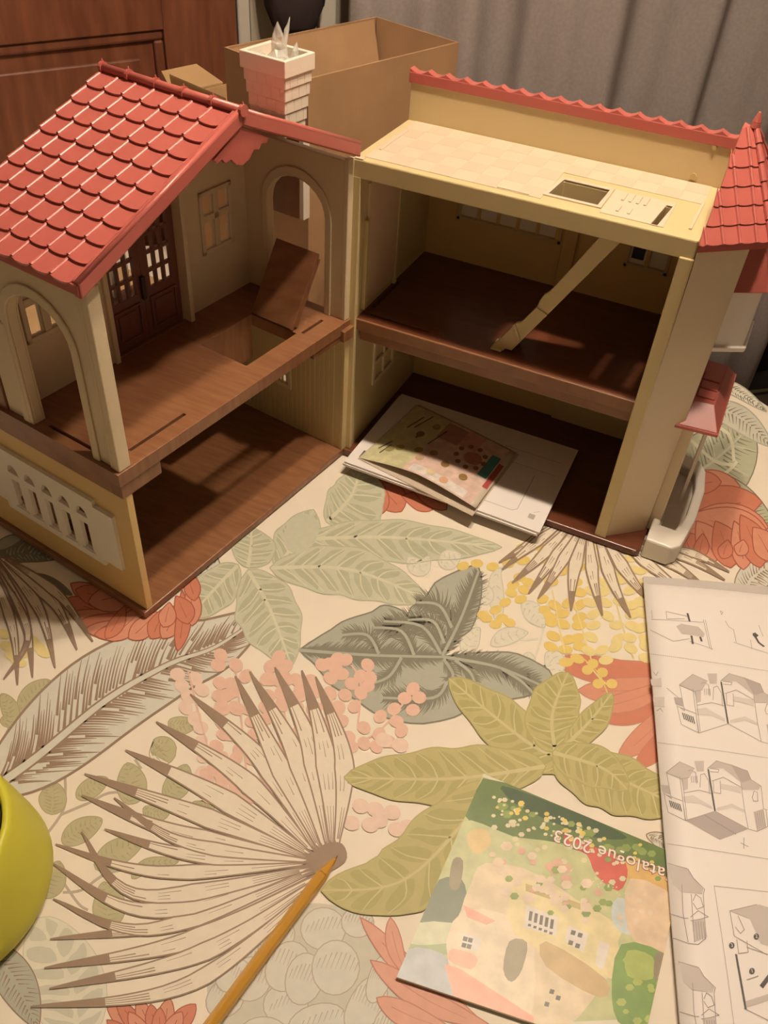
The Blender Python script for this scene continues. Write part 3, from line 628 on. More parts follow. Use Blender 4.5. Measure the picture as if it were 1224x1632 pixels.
# back wall of upper storey with door opening and windows (gable shaped)
rx, rz = 18.0, 47.6
og = [(.9, Z2), (12.5, Z2), (12.5, 34.8), (23.1, 34.8), (23.1, Z2), (35.1, Z2), (35.1, 39.4), (rx, rz-.7), (.9, 39.6)]
wh = []
for cx0 in (3.95, 28.35):
    for ax in (0, 2.55):
        wh.append(rect(cx0+ax+.1, cx0+ax+1.55, 27.4, 30.4)); wh.append(rect(cx0+ax+.1, cx0+ax+1.55, 31.4, 33.4))
bw = MB(L); bw.plate(rect(.9, 12.5, Z2, 34.8), wh[:4], 14.4, 14.7, mapXZ); bw.plate(rect(23.1, 35.1, Z2, 34.8), wh[4:], 14.4, 14.7, mapXZ); bw.plate([(.9, 34.8), (35.1, 34.8), (35.1, 39.4), (rx, rz-.7), (.9, 39.6)], [], 14.4, 15.2, mapXZ)
bw = bw.build('upper_back_wall', CREAM, house)
for cx0 in (3.95, 28.35):
    m_ = MB(L)
    m_.box(cx0-.5, cx0-.0, 14.15, 14.4, 26.8, 34.0); m_.box(cx0+4.2, cx0+4.7, 14.15, 14.4, 26.8, 34.0)
    m_.box(cx0-.5, cx0+4.7, 14.15, 14.4, 26.8, 27.3); m_.box(cx0-.5, cx0+4.7, 14.15, 14.4, 33.5, 34.0)
    m_.box(cx0+1.75, cx0+2.5, 14.2, 14.4, 27.3, 33.5); m_.box(cx0, cx0+4.2, 14.2, 14.4, 30.5, 31.3)
    m_.build('window_frame', CREAM, bw, bevel=.06, label='cream four-pane window frame')
m_ = MB(L); m_.box(11.9, 12.5, 13.2, 14.4, Z2, 36.6); m_.build('door_jamb', CREAM, bw, bevel=.08)
m_ = MB(L); m_.box(23.1, 24.6, 13.6, 14.4, Z2, 36.6); m_.box(23.3, 23.9, 13.2, 13.7, Z2, 36.6); m_.build('door_jamb', CREAM, bw, bevel=.08)
for cx_ in (2.0, 10.1):
    m_ = MB(L); m_.tube((cx_, 14.4, 35.6), (cx_, 14.1, 35.6), .5, n=12); m_.build('round_boss', CREAM, bw, bevel=.05)
# double doors
for side in (0, 1):
    x0 = 12.55+side*5.28; x1 = x0+5.24
    hs = []
    for i in range(3):
        for j in range(4):
            a = x0+.95+i*1.18; b = 26.2+j*2.05
            hs.append(rect(a, a+.85, b, b+1.7))
    dr = MB(L).plate(rect(x0, x1, Z2+.1, 34.7), hs, 14.5, 14.95, mapXZ).build('balcony_door', DOORB, house, bevel=.04, label='dark brown glazed balcony door')
    m_ = MB(L); m_.plate(rect(x0+.7, x1-.7, 21.3, 25.2), [rect(x0+.95, x1-.95, 21.55, 24.95)], 14.3, 14.5, mapXZ); m_.box(x0+1.3, x1-1.3, 14.38, 14.5, 21.9, 24.6)
    m_.build('door_panel', DOORB, dr, bevel=.05)
    if side == 1: MB(L).box(x0-.12, x0+.42, 14.1, 14.5, 25.4, 28.0).build('door_handle', mat('dark_hole', (.03, .012, .01), .4), dr, bevel=.06)
MB(L).box(12.5, 23.1, 13.9, 14.3, Z2, Z2+.12).build('door_threshold', BROWN, house)
# ---- gable roof of the left half
roof = MB(L)
ez, exl, exr = 39.9, 37.3, .35
y0, y1 = -1.0, 15.7
def slopez(x): return rz+.4-(abs(x-rx))*(rz+.4-ez)/(exl-rx)
zr = slopez(exr)
roof.plate([(exl, ez-.6), (rx, rz-.2), (exr, zr-.6), (exr, zr), (rx, rz+.4), (exl, ez)], [], y0+.1, y1, mapXZ)
roof = roof.build('roof', RED, house, bevel=.05)
sl = math.hypot(exl-rx, rz+.4-ez); rows, cols = 10, 7; ts = sl/rows; tw = (y1-y0-.9)/cols
def tile_mesh(w_, l_, th=.28, ribr=.2):
    m_ = MB(); arc = [(w_*(.5-.5*math.cos(math.pi*j/8)), -(.30*math.sin(math.pi*j/8))*1.0) for j in range(9)]
    bot = [(a, b, 0) for a, b in arc]; n_ = 9
    # x: across, y: up-slope (0 bottom), z: off the roof
    lo_ = m_.add([(a, b, .05) for a, b in arc]+[(w_, l_, -.02), (0, l_, -.02)])
    up_ = m_.add([(a, b, .05+th) for a, b in arc]+[(w_, l_, .06), (0, l_, .06)])
    m_.face([up_+k for k in range(11)]); m_.face([lo_+k for k in range(11)][::-1])
    for k in range(11): m_.face((lo_+k, lo_+(k+1) % 11, up_+(k+1) % 11, up_+k))
    r = []
    for yy, zz in ((-.02, .05+th), (l_, .07)):
        r.append(m_.add([(-ribr*math.cos(math.pi*j/6), yy, zz-.06+ribr*.95*math.sin(math.pi*j/6)) for j in range(7)]))
    for k in range(6): m_.face((r[0]+k, r[0]+k+1, r[1]+k+1, r[1]+k))
    m_.face(range(r[0], r[0]+7)); return m_.mesh('roof_tile', RED)
tm = tile_mesh(tw, ts*1.06)
def tile_rot(ax, up):
    ax, up = Vector(ax).normalized(), Vector(up).normalized(); nz = ax.cross(up).normalized()
    return Matrix((ax, up, nz)).transposed()
upl = (Vector(L(rx, 0, rz+.4))-Vector(L(exl, 0, ez))).normalized()
back = Vector(L(0, 1, 0))
ROTL = tile_rot(-back, upl)
nL = (-back).cross(upl)
if nL.z < 0: print('tile normal flip')
for r in range(rows):
    for c in range(cols):
        x = exl-(exl-rx)*r/rows; z = ez+(rz+.4-ez)*r/rows
        o = Vector(L(x, y0+.75+(c+1)*tw, z))
        linked('roof_tile', tm, o, roof, ROTL)
upr = (Vector(L(rx, 0, rz+.4))-Vector(L(exr, 0, zr))).normalized()
ROTR = tile_rot(back, upr)
slr = math.hypot(rx-exr, rz+.4-zr); rr_ = 9
tm2 = tile_mesh(tw, slr/rr_*1.06)
for r in range(rr_):
    for c in range(cols):
        x = exr+(rx-exr)*r/rr_; z = zr+(rz+.4-zr)*r/rr_
        linked('roof_tile', tm2, Vector(L(x, y0+.75+c*tw, z)), roof, ROTR)
# verges, ridge and ornaments
m_ = MB(L)
for (xa, za, xb, zb) in ((exl+.1, ez, rx, rz+.5), (exr-.1, zr, rx, rz+.5)):
    m_.hexa([(xa, y0-.15, za-1.0), (xa, y0+.75, za-1.0), (xb, y0+.75, zb-1.0), (xb, y0-.15, zb-1.0)], [(xa, y0-.15, za+.42), (xa, y0+.75, za+.42), (xb, y0+.75, zb+.35), (xb, y0-.15, zb+.35)])
m_.build('verge_board', RED, roof, bevel=.15)
m_ = MB(L); m_.tube((exl+.1, y0+.1, ez+.36), (rx, y0+.1, rz+.72), .26, n=10); m_.tube((exr-.1, y0+.1, zr+.36), (rx, y0+.1, rz+.72), .26, n=10); m_.build('verge_roll', RED, roof, smooth=True)
m_ = MB(L); m_.box(exl-.1, exl+.25, y0, y1, ez-.7, ez+.22); m_.build('eaves_board', RED, roof, bevel=.1)
m_ = MB(L); m_.tube((rx, y0-.3, rz+.75), (rx, y1+.1, rz+.75), .38, n=12); rdg = m_.build('ridge_roll', RED, roof, smooth=True)
for k in range(6):
    yy = y0-.2+k*(y1-y0)/5
    m_ = MB(L); m_.tube((rx, yy-.16, rz+.78), (rx, yy+.16, rz+.78), .5, n=14); m_.tube((rx, yy, rz+1.2), (rx, yy, rz+1.5), .14, .05, n=8); m_.build('ridge_knob', RED, roof)
gb = [(rx+3.6, rz-3.0), (rx+3.2, rz-3.5), (rx+2.6, rz-3.3), (rx+2.2, rz-3.9), (rx+1.5, rz-3.7), (rx+.9, rz-4.5), (rx, rz-4.9), (rx-.9, rz-4.5), (rx-1.5, rz-3.7), (rx-2.2, rz-3.9), (rx-2.6, rz-3.3), (rx-3.2, rz-3.5), (rx-3.6, rz-3.0), (rx, rz-.4)]
MB(L).plate([(a, rz-.8-(rz-.8-b)*.75) for a, b in gb], [], y0+.1, y0+.5, mapXZ).build('gable_ornament', RED, roof, bevel=.06)
# ---- chimney
chm = [(46.6, 44.9, .0), (44.9, 43.7, .28), (43.7, 42.4, .42), (42.4, 41.1, .54), (41.1, 39.8, .66), (39.8, 38.5, .78)]
cx0, cx1, cy0, cy1 = -5.2, -.1, 9.0, 15.2
m_ = MB(L)
z1_, z0_, ins = 38.5, 46.6, 0
ch = None
outer = [(cx0, cy0), (cx1, cy0), (cx1, cy1), (cx0, cy1)]
m_.plate(rect(cx0, cx1, cy0, cy1), [rect(cx0+.5, cx1-.5, cy0+.5, cy1-.5)], 44.9, 46.6, mapXY)
ch = m_.build('chimney', PINKW, house, bevel=.08)
for (zt, zb, i_) in chm[1:]:
    MB(L).plate(rect(cx0+i_, cx1-i_, cy0+i_, cy1-i_), [rect(cx0+1.4, cx1-1.4, cy0+1.4, cy1-1.4)], zb, zt, mapXY).build('brick_course', PINKW, ch, bevel=.07)
    # raised bricks on each course
for r, (zt, zb, i_) in enumerate(chm[1:]):
    for f in range(3):
        a = cx0+i_+.06+f*1.25-(.6 if r % 2 else 0); a0_, a1_ = max(a, cx0+i_+.05), min(a+1.15, cx1-i_-.05)
    k = cx0+i_-(.6 if r % 2 else 0)
    while k < cx1-i_:
        a0_, a1_ = max(k+.03, cx0+i_+.02), min(k+1.23, cx1-i_-.02)
        if a1_-a0_ > .25: MB(L).box(a0_, a1_, cy0+i_-.05, cy0+i_, zb+.05, zt-.03).build('brick', PINKW, ch, bevel=.04)
        k += 1.25
    k = cy0+i_-(.6 if r % 2 else 0)
    while k < cy1-i_:
        a0_, a1_ = max(k+.03, cy0+i_+.02), min(k+1.23, cy1-i_-.02)
        if a1_-a0_ > .25: MB(L).box(cx1-i_, cx1-i_+.035, a0_, a1_, zb+.05, zt-.03).build('brick', PINKW, ch, bevel=.04)
        k += 1.25
MB(L).box(-4.9, -3.7, 9.5, 10.1, 28.3, 38.6).build('chimney_shaft', PINKW, ch, bevel=.06)
MB(L).box(-4.8, -3.65, 10.1, 15.0, 28.3, 38.6).build('chimney_shade_panel', BROWN, ch, label='added panel below the chimney, coloured like cardboard in shade')  # added panel; its dark brown stands in for cardboard lying in shade
# ---- right half
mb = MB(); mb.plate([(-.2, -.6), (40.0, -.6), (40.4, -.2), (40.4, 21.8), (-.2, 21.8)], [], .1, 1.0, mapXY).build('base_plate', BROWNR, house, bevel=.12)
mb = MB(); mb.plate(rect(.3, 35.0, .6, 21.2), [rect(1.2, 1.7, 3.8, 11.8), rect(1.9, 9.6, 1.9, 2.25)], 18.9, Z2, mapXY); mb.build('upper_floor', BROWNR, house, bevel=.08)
mb = MB(); mb.box(1.1, 34.8, 1.1, 1.9, 17.2, 18.9); mb.build('floor_beam', BROWN, house, bevel=.1)
MB().box(.95, 34.9, .25, .6, 18.95, 20.38).build('floor_edge', BROWN, house, bevel=.08)
# left (hinge side) wall
rlw = MB().plate(rect(-.0, 21.2, 1.0, 37.2), [], .15, .85, mapYZ).build('hinge_wall', YEL2, house, bevel=.06)
mb = MB(); mb.box(.85, 1.1, 2.2, 10.4, 21.3, 36.0); mb.build('wall_panel', mat('tan_recess_plastic', (.66, .48, .33), .45), rlw, bevel=.06)
mb = MB(); mb.box(.85, 1.35, 1.6, 2.2, 21, 32); mb.build('wall_ledge', YEL2, rlw, bevel=.06); MB().box(.85, 1.25, 10.4, 11.0, Z2, 36.5).build('wall_ledge', YEL2, rlw, bevel=.06)
mb = MB(); mb.plate(rect(5.8, 12.3, 7.6, 14.2), [rect(6.4, 8.8, 8.2, 10.6), rect(9.3, 11.7, 8.2, 10.6), rect(6.4, 8.8, 11.1, 13.6), rect(9.3, 11.7, 11.1, 13.6)], .85, 1.15, mapYZ); mb.build('window_frame', CREAM, rlw, bevel=.06)
MB().box(-.05, 1.0, -.12, .5, 1.0, 37.4).build('corner_post', YEL2, house, bevel=.1)
# back walls
ub = [rect(5.3+k*2.62, 7.55+k*2.62, 26.5, 33.5) for k in range(5)]+[rect(27.4, 29.4, 25.9, 32.0), rect(29.9, 31.9, 25.9, 32.0)]
rbw = MB().plate(rect(.3, 36, 1.0, 37.2), ub, 20.9, 21.6, mapXZ).build('back_wall', YEL, house, bevel=.05)
for (x0, x1, z0, z1) in ((4.9, 18.8, 26.0, 33.9), (27.0, 32.3, 25.4, 32.4)):
    mb = MB(); mb.box(x0, x1, 20.7, 20.9, z0, z0+.45); mb.box(x0, x1, 20.7, 20.9, z1-.4, z1); mb.box(x0, x0+.4, 20.7, 20.9, z0, z1); mb.box(x1-.4, x1, 20.7, 20.9, z0, z1)
    mb.build('window_frame', YEL2, rbw, bevel=.05)
for k in range(5): MB().plate(rect(5.3+k*2.62, 7.55+k*2.62, 26.5, 33.5), [rect(5.6+k*2.62, 7.25+k*2.62, 29.5, 33.2)], 21.2, 21.4, mapXZ).build('window_pane', WHITE, rbw, label='white shutter panel in the window')
MB().plate(rect(29.9, 31.9, 25.9, 32.0), [rect(30.1, 31.7, 29.5, 31.8)], 21.2, 21.4, mapXZ).build('window_pane', WHITE, rbw, label='white shutter panel in the window')
mb = MB(); mb.plate(rect(27.4, 29.4, 25.9, 32), [rect(27.65, 29.15, 26.4, 28.6)], 21.2, 21.4, mapXZ).build('window_pane', WHITE, rbw)
MB().box(27.5, 29.3, 21.45, 21.5, 26.2, 28.8).build('dark_pane', mat('dark_pane', (.008, .008, .012), .4), rbw, label='black pane')
mb = MB(); mb.box(19.2, 20.9, 20.3, 20.9, Z2, 37.2); mb.box(20.2, 20.9, 20.0, 20.9, Z2, 22.0); mb.build('pilaster', YEL, rbw, bevel=.06)
mb = MB(); mb.box(22.6, 34.5, 20.5, 20.9, 1, 9.0); mb.box(1, 34.5, 20.7, 20.9, 14, 14.4); mb.build('wall_panelling', YEL2, rbw, bevel=.06)
# right wall
rw = MB().plate(rect(-.1, 21.6, 1.0, 37.2), [], 34.9, 35.6, mapYZ).build('side_wall', YEL, house, bevel=.06)
MB().box(34.7, 36.1, -.3, .45, 1.0, 37.4).build('corner_post', YEL2, house, bevel=.12)
# diagonal bay wall and outer wall
mb = MB(); mb.hexa([(35.9, .0, 1.0), (40.1, 3.6, 1.0), (40.1, 20.5, 1.0), (39.4, 20.5, 1.0), (39.4, 3.9, 1.0), (35.7, .6, 1.0)], [(36.2, -.1, 39.0), (40.45, 3.2, 39.0), (40.45, 20.5, 39.0), (39.7, 20.5, 39.0), (39.7, 3.9, 39.0), (35.9, .6, 39.0)])
bay = mb.build('bay_wall', CREAM, house, bevel=.06)
mb = MB(); mb.hexa([(36.0, -.12, 18.5), (40.2, 3.4, 18.5), (40.2, 3.7, 18.5), (36.0, .2, 18.5)], [(36.0, -.12, 18.9), (40.2, 3.4, 18.9), (40.2, 3.7, 18.9), (36.0, .2, 18.9)]); mb.build('string_course', CREAM, bay, bevel=.1)
# roof terrace slab
mb = MB(); mb.plate(rect(-.1, 36.0, -.1, 14.2), [[(20.6, 2.4), (25.6, 2.4), (25.7, 6.8), (20.9, 6.8)], [(31.2, 1.0), (31.8, 1.0), (32.2, 6.4), (31.6, 6.4)]], 37.2, H, mapXY)
terr = mb.build('terrace_slab', YEL2, house, bevel=.15)
SLABT = mat('terrace_top_plastic', (.62, .49, .36), .5)
SLABT2 = mat('terrace_tile_plastic', (.585, .455, .33), .5)
for i in range(14):
    for j in range(5):
        x0 = .9+i*2.42; yb = .9+j*2.62
        if (x0 < 26.3 and x0+2.3 > 20.2 and yb < 7.3 and yb+2.5 > 2): continue
        if x0 < 32.6 and x0+2.3 > 26.1 and yb < 7.6: continue
        me_ = MB().box(x0, x0+2.41, yb, yb+2.61, H, H+.05+.008*((i+j) % 2))
        me_.build('terrace_tile', SLABT2 if (i+j) % 2 else SLABT, terr)
mb = MB(); mb.plate(rect(26.2, 32.4, 1.0, 7.4), [[(31.2, 1.1), (31.8, 1.1), (32.2, 6.4), (31.6, 6.4)]], H, H+.08, mapXY)
for k in range(4): mb.box(27.3+k*.75, 27.6+k*.75, 4.9, 6.9, H+.08, H+.2)
for k in range(2): mb.box(27.5+k*1.1, 27.8+k*1.1, 2.0, 3.4, H+.08, H+.2)
mb.build('hatch_recess', SLABT, terr, bevel=.04)
mb = MB(); mb.plate([(20.1, 1.9), (26.1, 1.9), (26.1, 7.4), (20.5, 7.4)], [[(20.6, 2.4), (25.6, 2.4), (25.7, 6.8), (20.9, 6.8)]], H, H+.15, mapXY); mb.build('hatch_rim', SLABT, terr, bevel=.05)
mb = MB(); mb.box(1.3, 1.6, 3.5, 10.5, H, H+.16); mb.box(15.6, 19.0, 1.0, 1.25, H, H+.16); mb.box(34.6, 34.9, 2, 9, H, H+.16); mb.box(.2, 1.2, -.05, .6, H, H+.12); mb.build('slab_ribs', SLABT, terr, bevel=.04)
# parapet panel at the back of the terrace, red tiles behind
par = MB().plate([(-.1, H-.1), (36.0, H-.1), (36.0, 43.4), (-.1, 43.4)], [], 14.2, 14.9, mapXZ).build('parapet', YEL2, house, bevel=.06)
mb = MB(); mb.tube((32.6, 14.2, 39.8), (32.6, 14.0, 39.8), .35, n=10); mb.tube((33.8, 14.2, 43.0), (33.8, 14.0, 43.0), .22, n=10); mb.build('peg_hole', mat('shade_yellow', (.5, .38, .16), .5), par)
br = MB(); br.hexa([(-.3, 14.0, 43.2), (36.2, 14.0, 43.2), (36.2, 15.2, 43.2), (-.3, 15.2, 43.2)], [(-.3, 14.0, 44.3), (36.2, 14.0, 44.3), (36.2, 15.2, 44.3), (-.3, 15.2, 44.3)])
br.hexa([(-.3, 14.9, 43.6), (36.2, 14.9, 43.6), (36.2, 23.2, 35.6), (-.3, 23.2, 35.6)], [(-.3, 14.9, 44.2), (36.2, 14.9, 44.2), (36.2, 23.2, 36.2), (-.3, 23.2, 36.2)])
br = br.build('back_roof', RED, house, bevel=.08)
upb = Vector((0, -8.3, 8.0)).normalized(); ROTB = tile_rot((-1, 0, 0), upb); tm3 = tile_mesh(2.15, 2.0, .3, .26)
for i in range(17):
    for j in range(6):
        s_ = (j)*1.92
        linked('roof_tile', tm3, Vector((36.3-i*2.15, 23.2, 36.2))+upb*s_, br, ROTB)
# scalloped ridge caps
cm = MB(); arc = [(2.15*(j/8), .32*(1-abs(2*j/8-1)**2.2)*0+.42*abs(1-2*j/8)**1.6) for j in range(9)]
cm.plate([(0, -.3)]+[(2.15-a, b) for a, b in arc][::-1]+[(2.15, -.3)], [], 0, 1.1, mapXZ); cm = cm.mesh('ridge_cap', RED)
for i in range(17): linked('ridge_cap', cm, (-.25+i*2.145, 14.05, 44.25), br)
# ---- tower roof on the outer corner
AP = Vector((37.2, 8.2, 47.3))
E0 = Vector((36.15, -1.3, 39.3)); E1 = Vector((41.9, 3.4, 39.3)); E2 = Vector((41.9, 13.5, 39.3)); E3 = Vector((36.15, 18.0, 39.3))
_n = (E1-E0).cross(AP-E0); _z = 47.3; AP0 = Vector((36.15, AP.y-(_n.x*(36.15-AP.x)+_n.z*(_z-AP.z))/_n.y, _z)); AP3 = Vector((36.15, 2*8.3-AP0.y, _z))
mb = MB(); pl = [tuple(E0), tuple(E1), tuple(E2), tuple(E3)]
i = mb.add([tuple(AP), tuple(AP0), tuple(E0), tuple(E1), tuple(E2), tuple(E3), tuple(AP3)])
j = mb.add([(p[0], p[1], p[2]-.7) for p in pl])
mb.face((i, i+1, i+2, i+3)); mb.face((i, i+3, i+4)); mb.face((i, i+4, i+5, i+6)); mb.face((i, i+6, i+1)); mb.face((i+1, i+6, i+5, i+2))
mb.face((i+2, j, j+1, i+3)); mb.face((i+3, j+1, j+2, i+4)); mb.face((i+4, j+2, j+3, i+5)); mb.face((i+2, i+5, j+3, j)); mb.face((j, j+1, j+2, j+3))
tw_roof = mb.build('tower_roof', RED, house)
def facet_tiles(A, B, TL, TR, rows_, cw):
    ex = (B-A); wlen = ex.length; ex.normalize(); M = A+ex*((TR-A).dot(ex)); up = (TR-M); hl = up.length; up.normalize(); nz = ex.cross(up)
    if nz.z < 0: nz = -nz
    tl_, tr_ = (TL-A).dot(ex), (TR-A).dot(ex)
    for r in range(rows_):
        v0 = hl*r/rows_; v1 = hl*(r+1)/rows_
        l0 = tl_*v0/hl; r0 = wlen-(wlen-tr_)*v0/hl; l1 = tl_*v1/hl; r1 = wlen-(wlen-tr_)*v1/hl
        c = tr_-cw*12.5
        while c < wlen:
            a, b = c, c+cw; c += cw
            bl, brr = max(a, l0), min(b, r0)
            if brr-bl < .15: continue
            tl, tr = max(a, l1), min(b, r1)
            tl = min(tl, brr); tr = max(tr, bl)
            if tr < tl: tl = tr = max(min((tl+tr)/2, brr), bl)
            m_ = MB(); arcn = 5
            poly = [(bl+(brr-bl)*k/arcn, v0-.12*math.sin(math.pi*k/arcn)) for k in range(arcn+1)]+([(tr, v1), (tl, v1)] if tr-tl > .02 else [(tl, v1)])
            hts = [.17]*(arcn+1)+[.05]*(len(poly)-arcn-1)
            lo_ = m_.add([tuple(A+ex*p[0]+up*p[1]) for p in poly]); hi_ = m_.add([tuple(A+ex*p[0]+up*p[1]+nz*h) for p, h in zip(poly, hts)])
            n_ = len(poly); m_.face([lo_+k for k in range(n_)]); m_.face([hi_+k for k in range(n_)])
            for k in range(n_): m_.face((lo_+k, lo_+(k+1) % n_, hi_+(k+1) % n_, hi_+k))
            if a > l0+.15 and a < r0-.15:
                f = min(1, (a-l0)/max(.01, l1-l0)) if l1 > a else 1
                if a > r1: f = min(f, (r0-a)/(r0-r1))
                m_.tube(tuple(A+ex*a+up*(v0-.05)+nz*.17), tuple(A+ex*a+up*(v0+(v1-v0)*f)+nz*.07), .19, .17, n=8)
            m_.build('roof_tile', RED, tw_roof)
facet_tiles(E0, E1, AP0, AP, 6, 1.75); facet_tiles(E1, E2, AP, AP, 6, 1.9)
for Ea in (E1, E2):
    for k in range(6):
        p = Ea+(AP-Ea)*(k/6); q = Ea+(AP-Ea)*((k+1)/6)
        MB().tube(tuple(p+Vector((0, 0, .3))), tuple(q+Vector((0, 0, .22))), .34, .27, n=10).build('hip_tile', RED, tw_roof)
mb = MB(); mb.tube((AP.x, AP.y, AP.z), (AP.x, AP.y, AP.z+.5), .5, .42, n=12); mb.tube((AP.x, AP.y, AP.z+.5), (AP.x, AP.y, AP.z+1.4), .42, .12, n=12); mb.build('finial', RED, tw_roof, bevel=.05)
# bay window on the outer wall
mb = MB(); q0 = [(40.3, 7.2), (43.2, 9.0), (43.2, 15.0), (40.3, 17.0)]
bwn = MB().hexa([(a, b, 25.2) for a, b in q0], [(a-.1*(a > 41), b, 32.2) for a, b in q0]).build('bay_window', WHITE, house, bevel=.2, label='white bay window box')
MB().hexa([(a+.25*(a > 41), b+(.2 if b > 10 else -.3), 24.9) for a, b in q0], [(a+.35*(a > 41), b+(.3 if b > 10 else -.4), 25.5) for a, b in q0]).build('window_sill', WHITE, bwn, bevel=.1)
q1 = [(40.3, 6.2), (43.7, 8.2), (43.7, 15.8), (40.3, 18.0)]
MB().hexa([(a, b, 32.2) for a, b in q1], [(40.3, 9.5, 37.2), (41.3, 10.2, 37.2), (41.3, 13.8, 37.2), (40.3, 14.6, 37.2)]).build('bay_roof', RED, bwn, bevel=.12)
# porch awning
aw0 = [(38.9, 2.6), (44.0, 3.1), (43.9, 16.8), (40.3, 16.8), (40.3, 4.5)]
awn = MB().hexa([(38.9, 2.6, 17.2), (44.0, 3.1, 17.2), (43.9, 16.9, 17.2), (40.2, 16.9, 17.2), (40.2, 3.8, 17.2)], [(38.9, 2.6, 17.6), (44.0, 3.1, 17.6), (43.9, 16.9, 17.6), (40.2, 16.9, 17.6), (40.2, 3.8, 17.6)]).build('porch_roof', RED, house, bevel=.06)
MB().hexa([(39.1, 2.8, 17.6), (43.9, 3.3, 17.6), (43.8, 16.7, 17.6), (40.2, 16.7, 17.6), (40.2, 3.9, 17.6)], [(40.2, 5.6, 19.4), (42.6, 5.8, 19.4), (42.6, 15.0, 19.4), (40.2, 15.0, 19.4), (40.2, 5.9, 19.4)]).build('hipped_top', RED, awn, bevel=.15)
for k in range(3): MB().box(40.4, 42.4, 6.6+k*1.9, 8.2+k*1.9, 19.3, 19.62).build('roof_step', RED, awn, bevel=.12)
# porch door bay, rail and step
MB().box(40.1, 41.5, 4.0, 15.5, 1.0, 17.3).build('porch_wall', CREAM, house, bevel=.12)
mb = MB()
mb.tube((42.9, 14.6, 2.2), (42.9, 10.2, 15.6), .22, n=8); mb.tube((42.9, 10.2, 2.2), (42.9, 14.6, 15.6), .22, n=8)
mb.box(42.7, 43.1, 14.9, 15.3, 2.0, 17.3); mb.box(42.7, 43.1, 9.7, 10.1, 2.0, 17.3); mb.build('porch_trellis', WHITE, house)
pp = [(40.6, -.2), (43.7, -.3), (44.6, .8), (45.3, 6.5), (45.3, 12.5), (44.7, 16.6), (43.6, 18.4), (41.4, 18.6), (40.6, 18)]
pin = [(41.5, 3.2), (43.4, 3.2), (44.1, 6.8), (44.1, 12.3), (43.5, 15.8), (41.5, 16.2)]
st = MB().plate(pp, [pin], .05, 3.0, mapXY).build('porch_step', WHITE, house, bevel=.25)
MB().plate([(a, b) for a, b in pin], [], 1.2, 1.6, mapXY).build('porch_floor', WHITE, st)
for yy in (2.6, 16.9): MB().tube((41.2, yy, 2.5), (41.2, yy, 2.53), .3, n=10).build('peg_hole', mat('peg_dark', (.08, .05, .03), .6), st)
MB().box(41.3, 41.7, 3.4, 15.6, 1.6, 2.3).build('step_rib', WHITE, st, bevel=.1)
# ================================================================== LOOSE THINGS
def bil(P00, P10, P11, P01, u, v):
    a = Vector(P00)*(1-u)+Vector(P10)*u; b = Vector(P01)*(1-u)+Vector(P11)*u; return a*(1-v)+b*v
def ribbon(m_, fn, pts, w, dz, closed=False):
    """stroke on a sheet; fn(u,v)->Vector; pts in (u,v), w in cm"""
    pts = list(pts)+([pts[0]] if closed else [])
    for a, b in zip(pts, pts[1:]):
        A, B = fn(*a), fn(*b); d = (B-A); 
        if d.length < 1e-4: continue
        d.normalize(); s_ = Vector((-d.y, d.x, 0)).normalized()*w*.5; e = d*w*.3
        i = m_.add([tuple(p+Vector((0, 0, dz))) for p in (A-s_-e, B-s_+e, B+s_+e, A+s_-e)]); m_.face((i, i+1, i+2, i+3))
def patch(m_, fn, pts, dz):
    w_ = [fn(*p) for p in pts]; tr = tessellate_polygon([[Vector((p[0], p[1], 0)) for p in pts]])
    i = m_.add([tuple(p+Vector((0, 0, dz))) for p in w_])
    for t in tr: m_.face([i+k for k in t])
def text_mesh(to, nm):
    bpy.context.view_layer.update(); dgr = bpy.context.evaluated_depsgraph_get()
    me = bpy.data.meshes.new_from_object(to.evaluated_get(dgr)); mt_ = to.data.materials[0]; nm = to.name.split('.')[0]
    bpy.data.objects.remove(to); me.materials.clear(); me.materials.append(mt_)
    o = bpy.data.objects.new(nm, me); C.objects.link(o); return o
LINE = mat('print_line', (.33, .29, .28), .6); LINED = mat('print_dark', (.10, .09, .09), .6); GREYF = mat('print_grey', (.56, .50, .47), .6); GREYD = mat('print_grey_dark', (.44, .38, .36), .6); GREYL = mat('print_grey_light', (.68, .62, .58), .6)

# brown hatch panel leaning in the left half
pl = thing('hatch_panel', L(6.7, 2.7, Z2), 'loose brown plastic stair panel leaning against the right-hand arch upstairs', 'panel')
def lean(a, b, c):      # a across (y local), b up the lean, c thickness
    x, z = 6.6-b*.545, Z2+.05+b*.838
    return L(x+c*.838, a, z+c*.545)
m_ = MB(lean); m_.box(3.0, 9.1, 0, 9.1, 0, .35); m_.build('panel_face', BROWN, pl, origin=L(6.7, 2.7, Z2), bevel=.06)
m_ = MB(lean); m_.box(3.0, 3.3, .5, 8.6, -.5, 0); m_.box(8.8, 9.1, .5, 8.6, -.5, 0); 
for k in range(5): m_.box(3.3, 8.8, .9+k*1.7, 1.15+k*1.7, -.45, 0)
m_.build('panel_ribs', BROWN, pl, origin=L(6.7, 2.7, Z2))
m_ = MB(lean); m_.box(3.2, 8.9, .0, .12, .3, .5); m_.build('hinge_lip', mat('dark_hole', (.03, .012, .01)), pl, origin=L(6.7, 2.7, Z2))
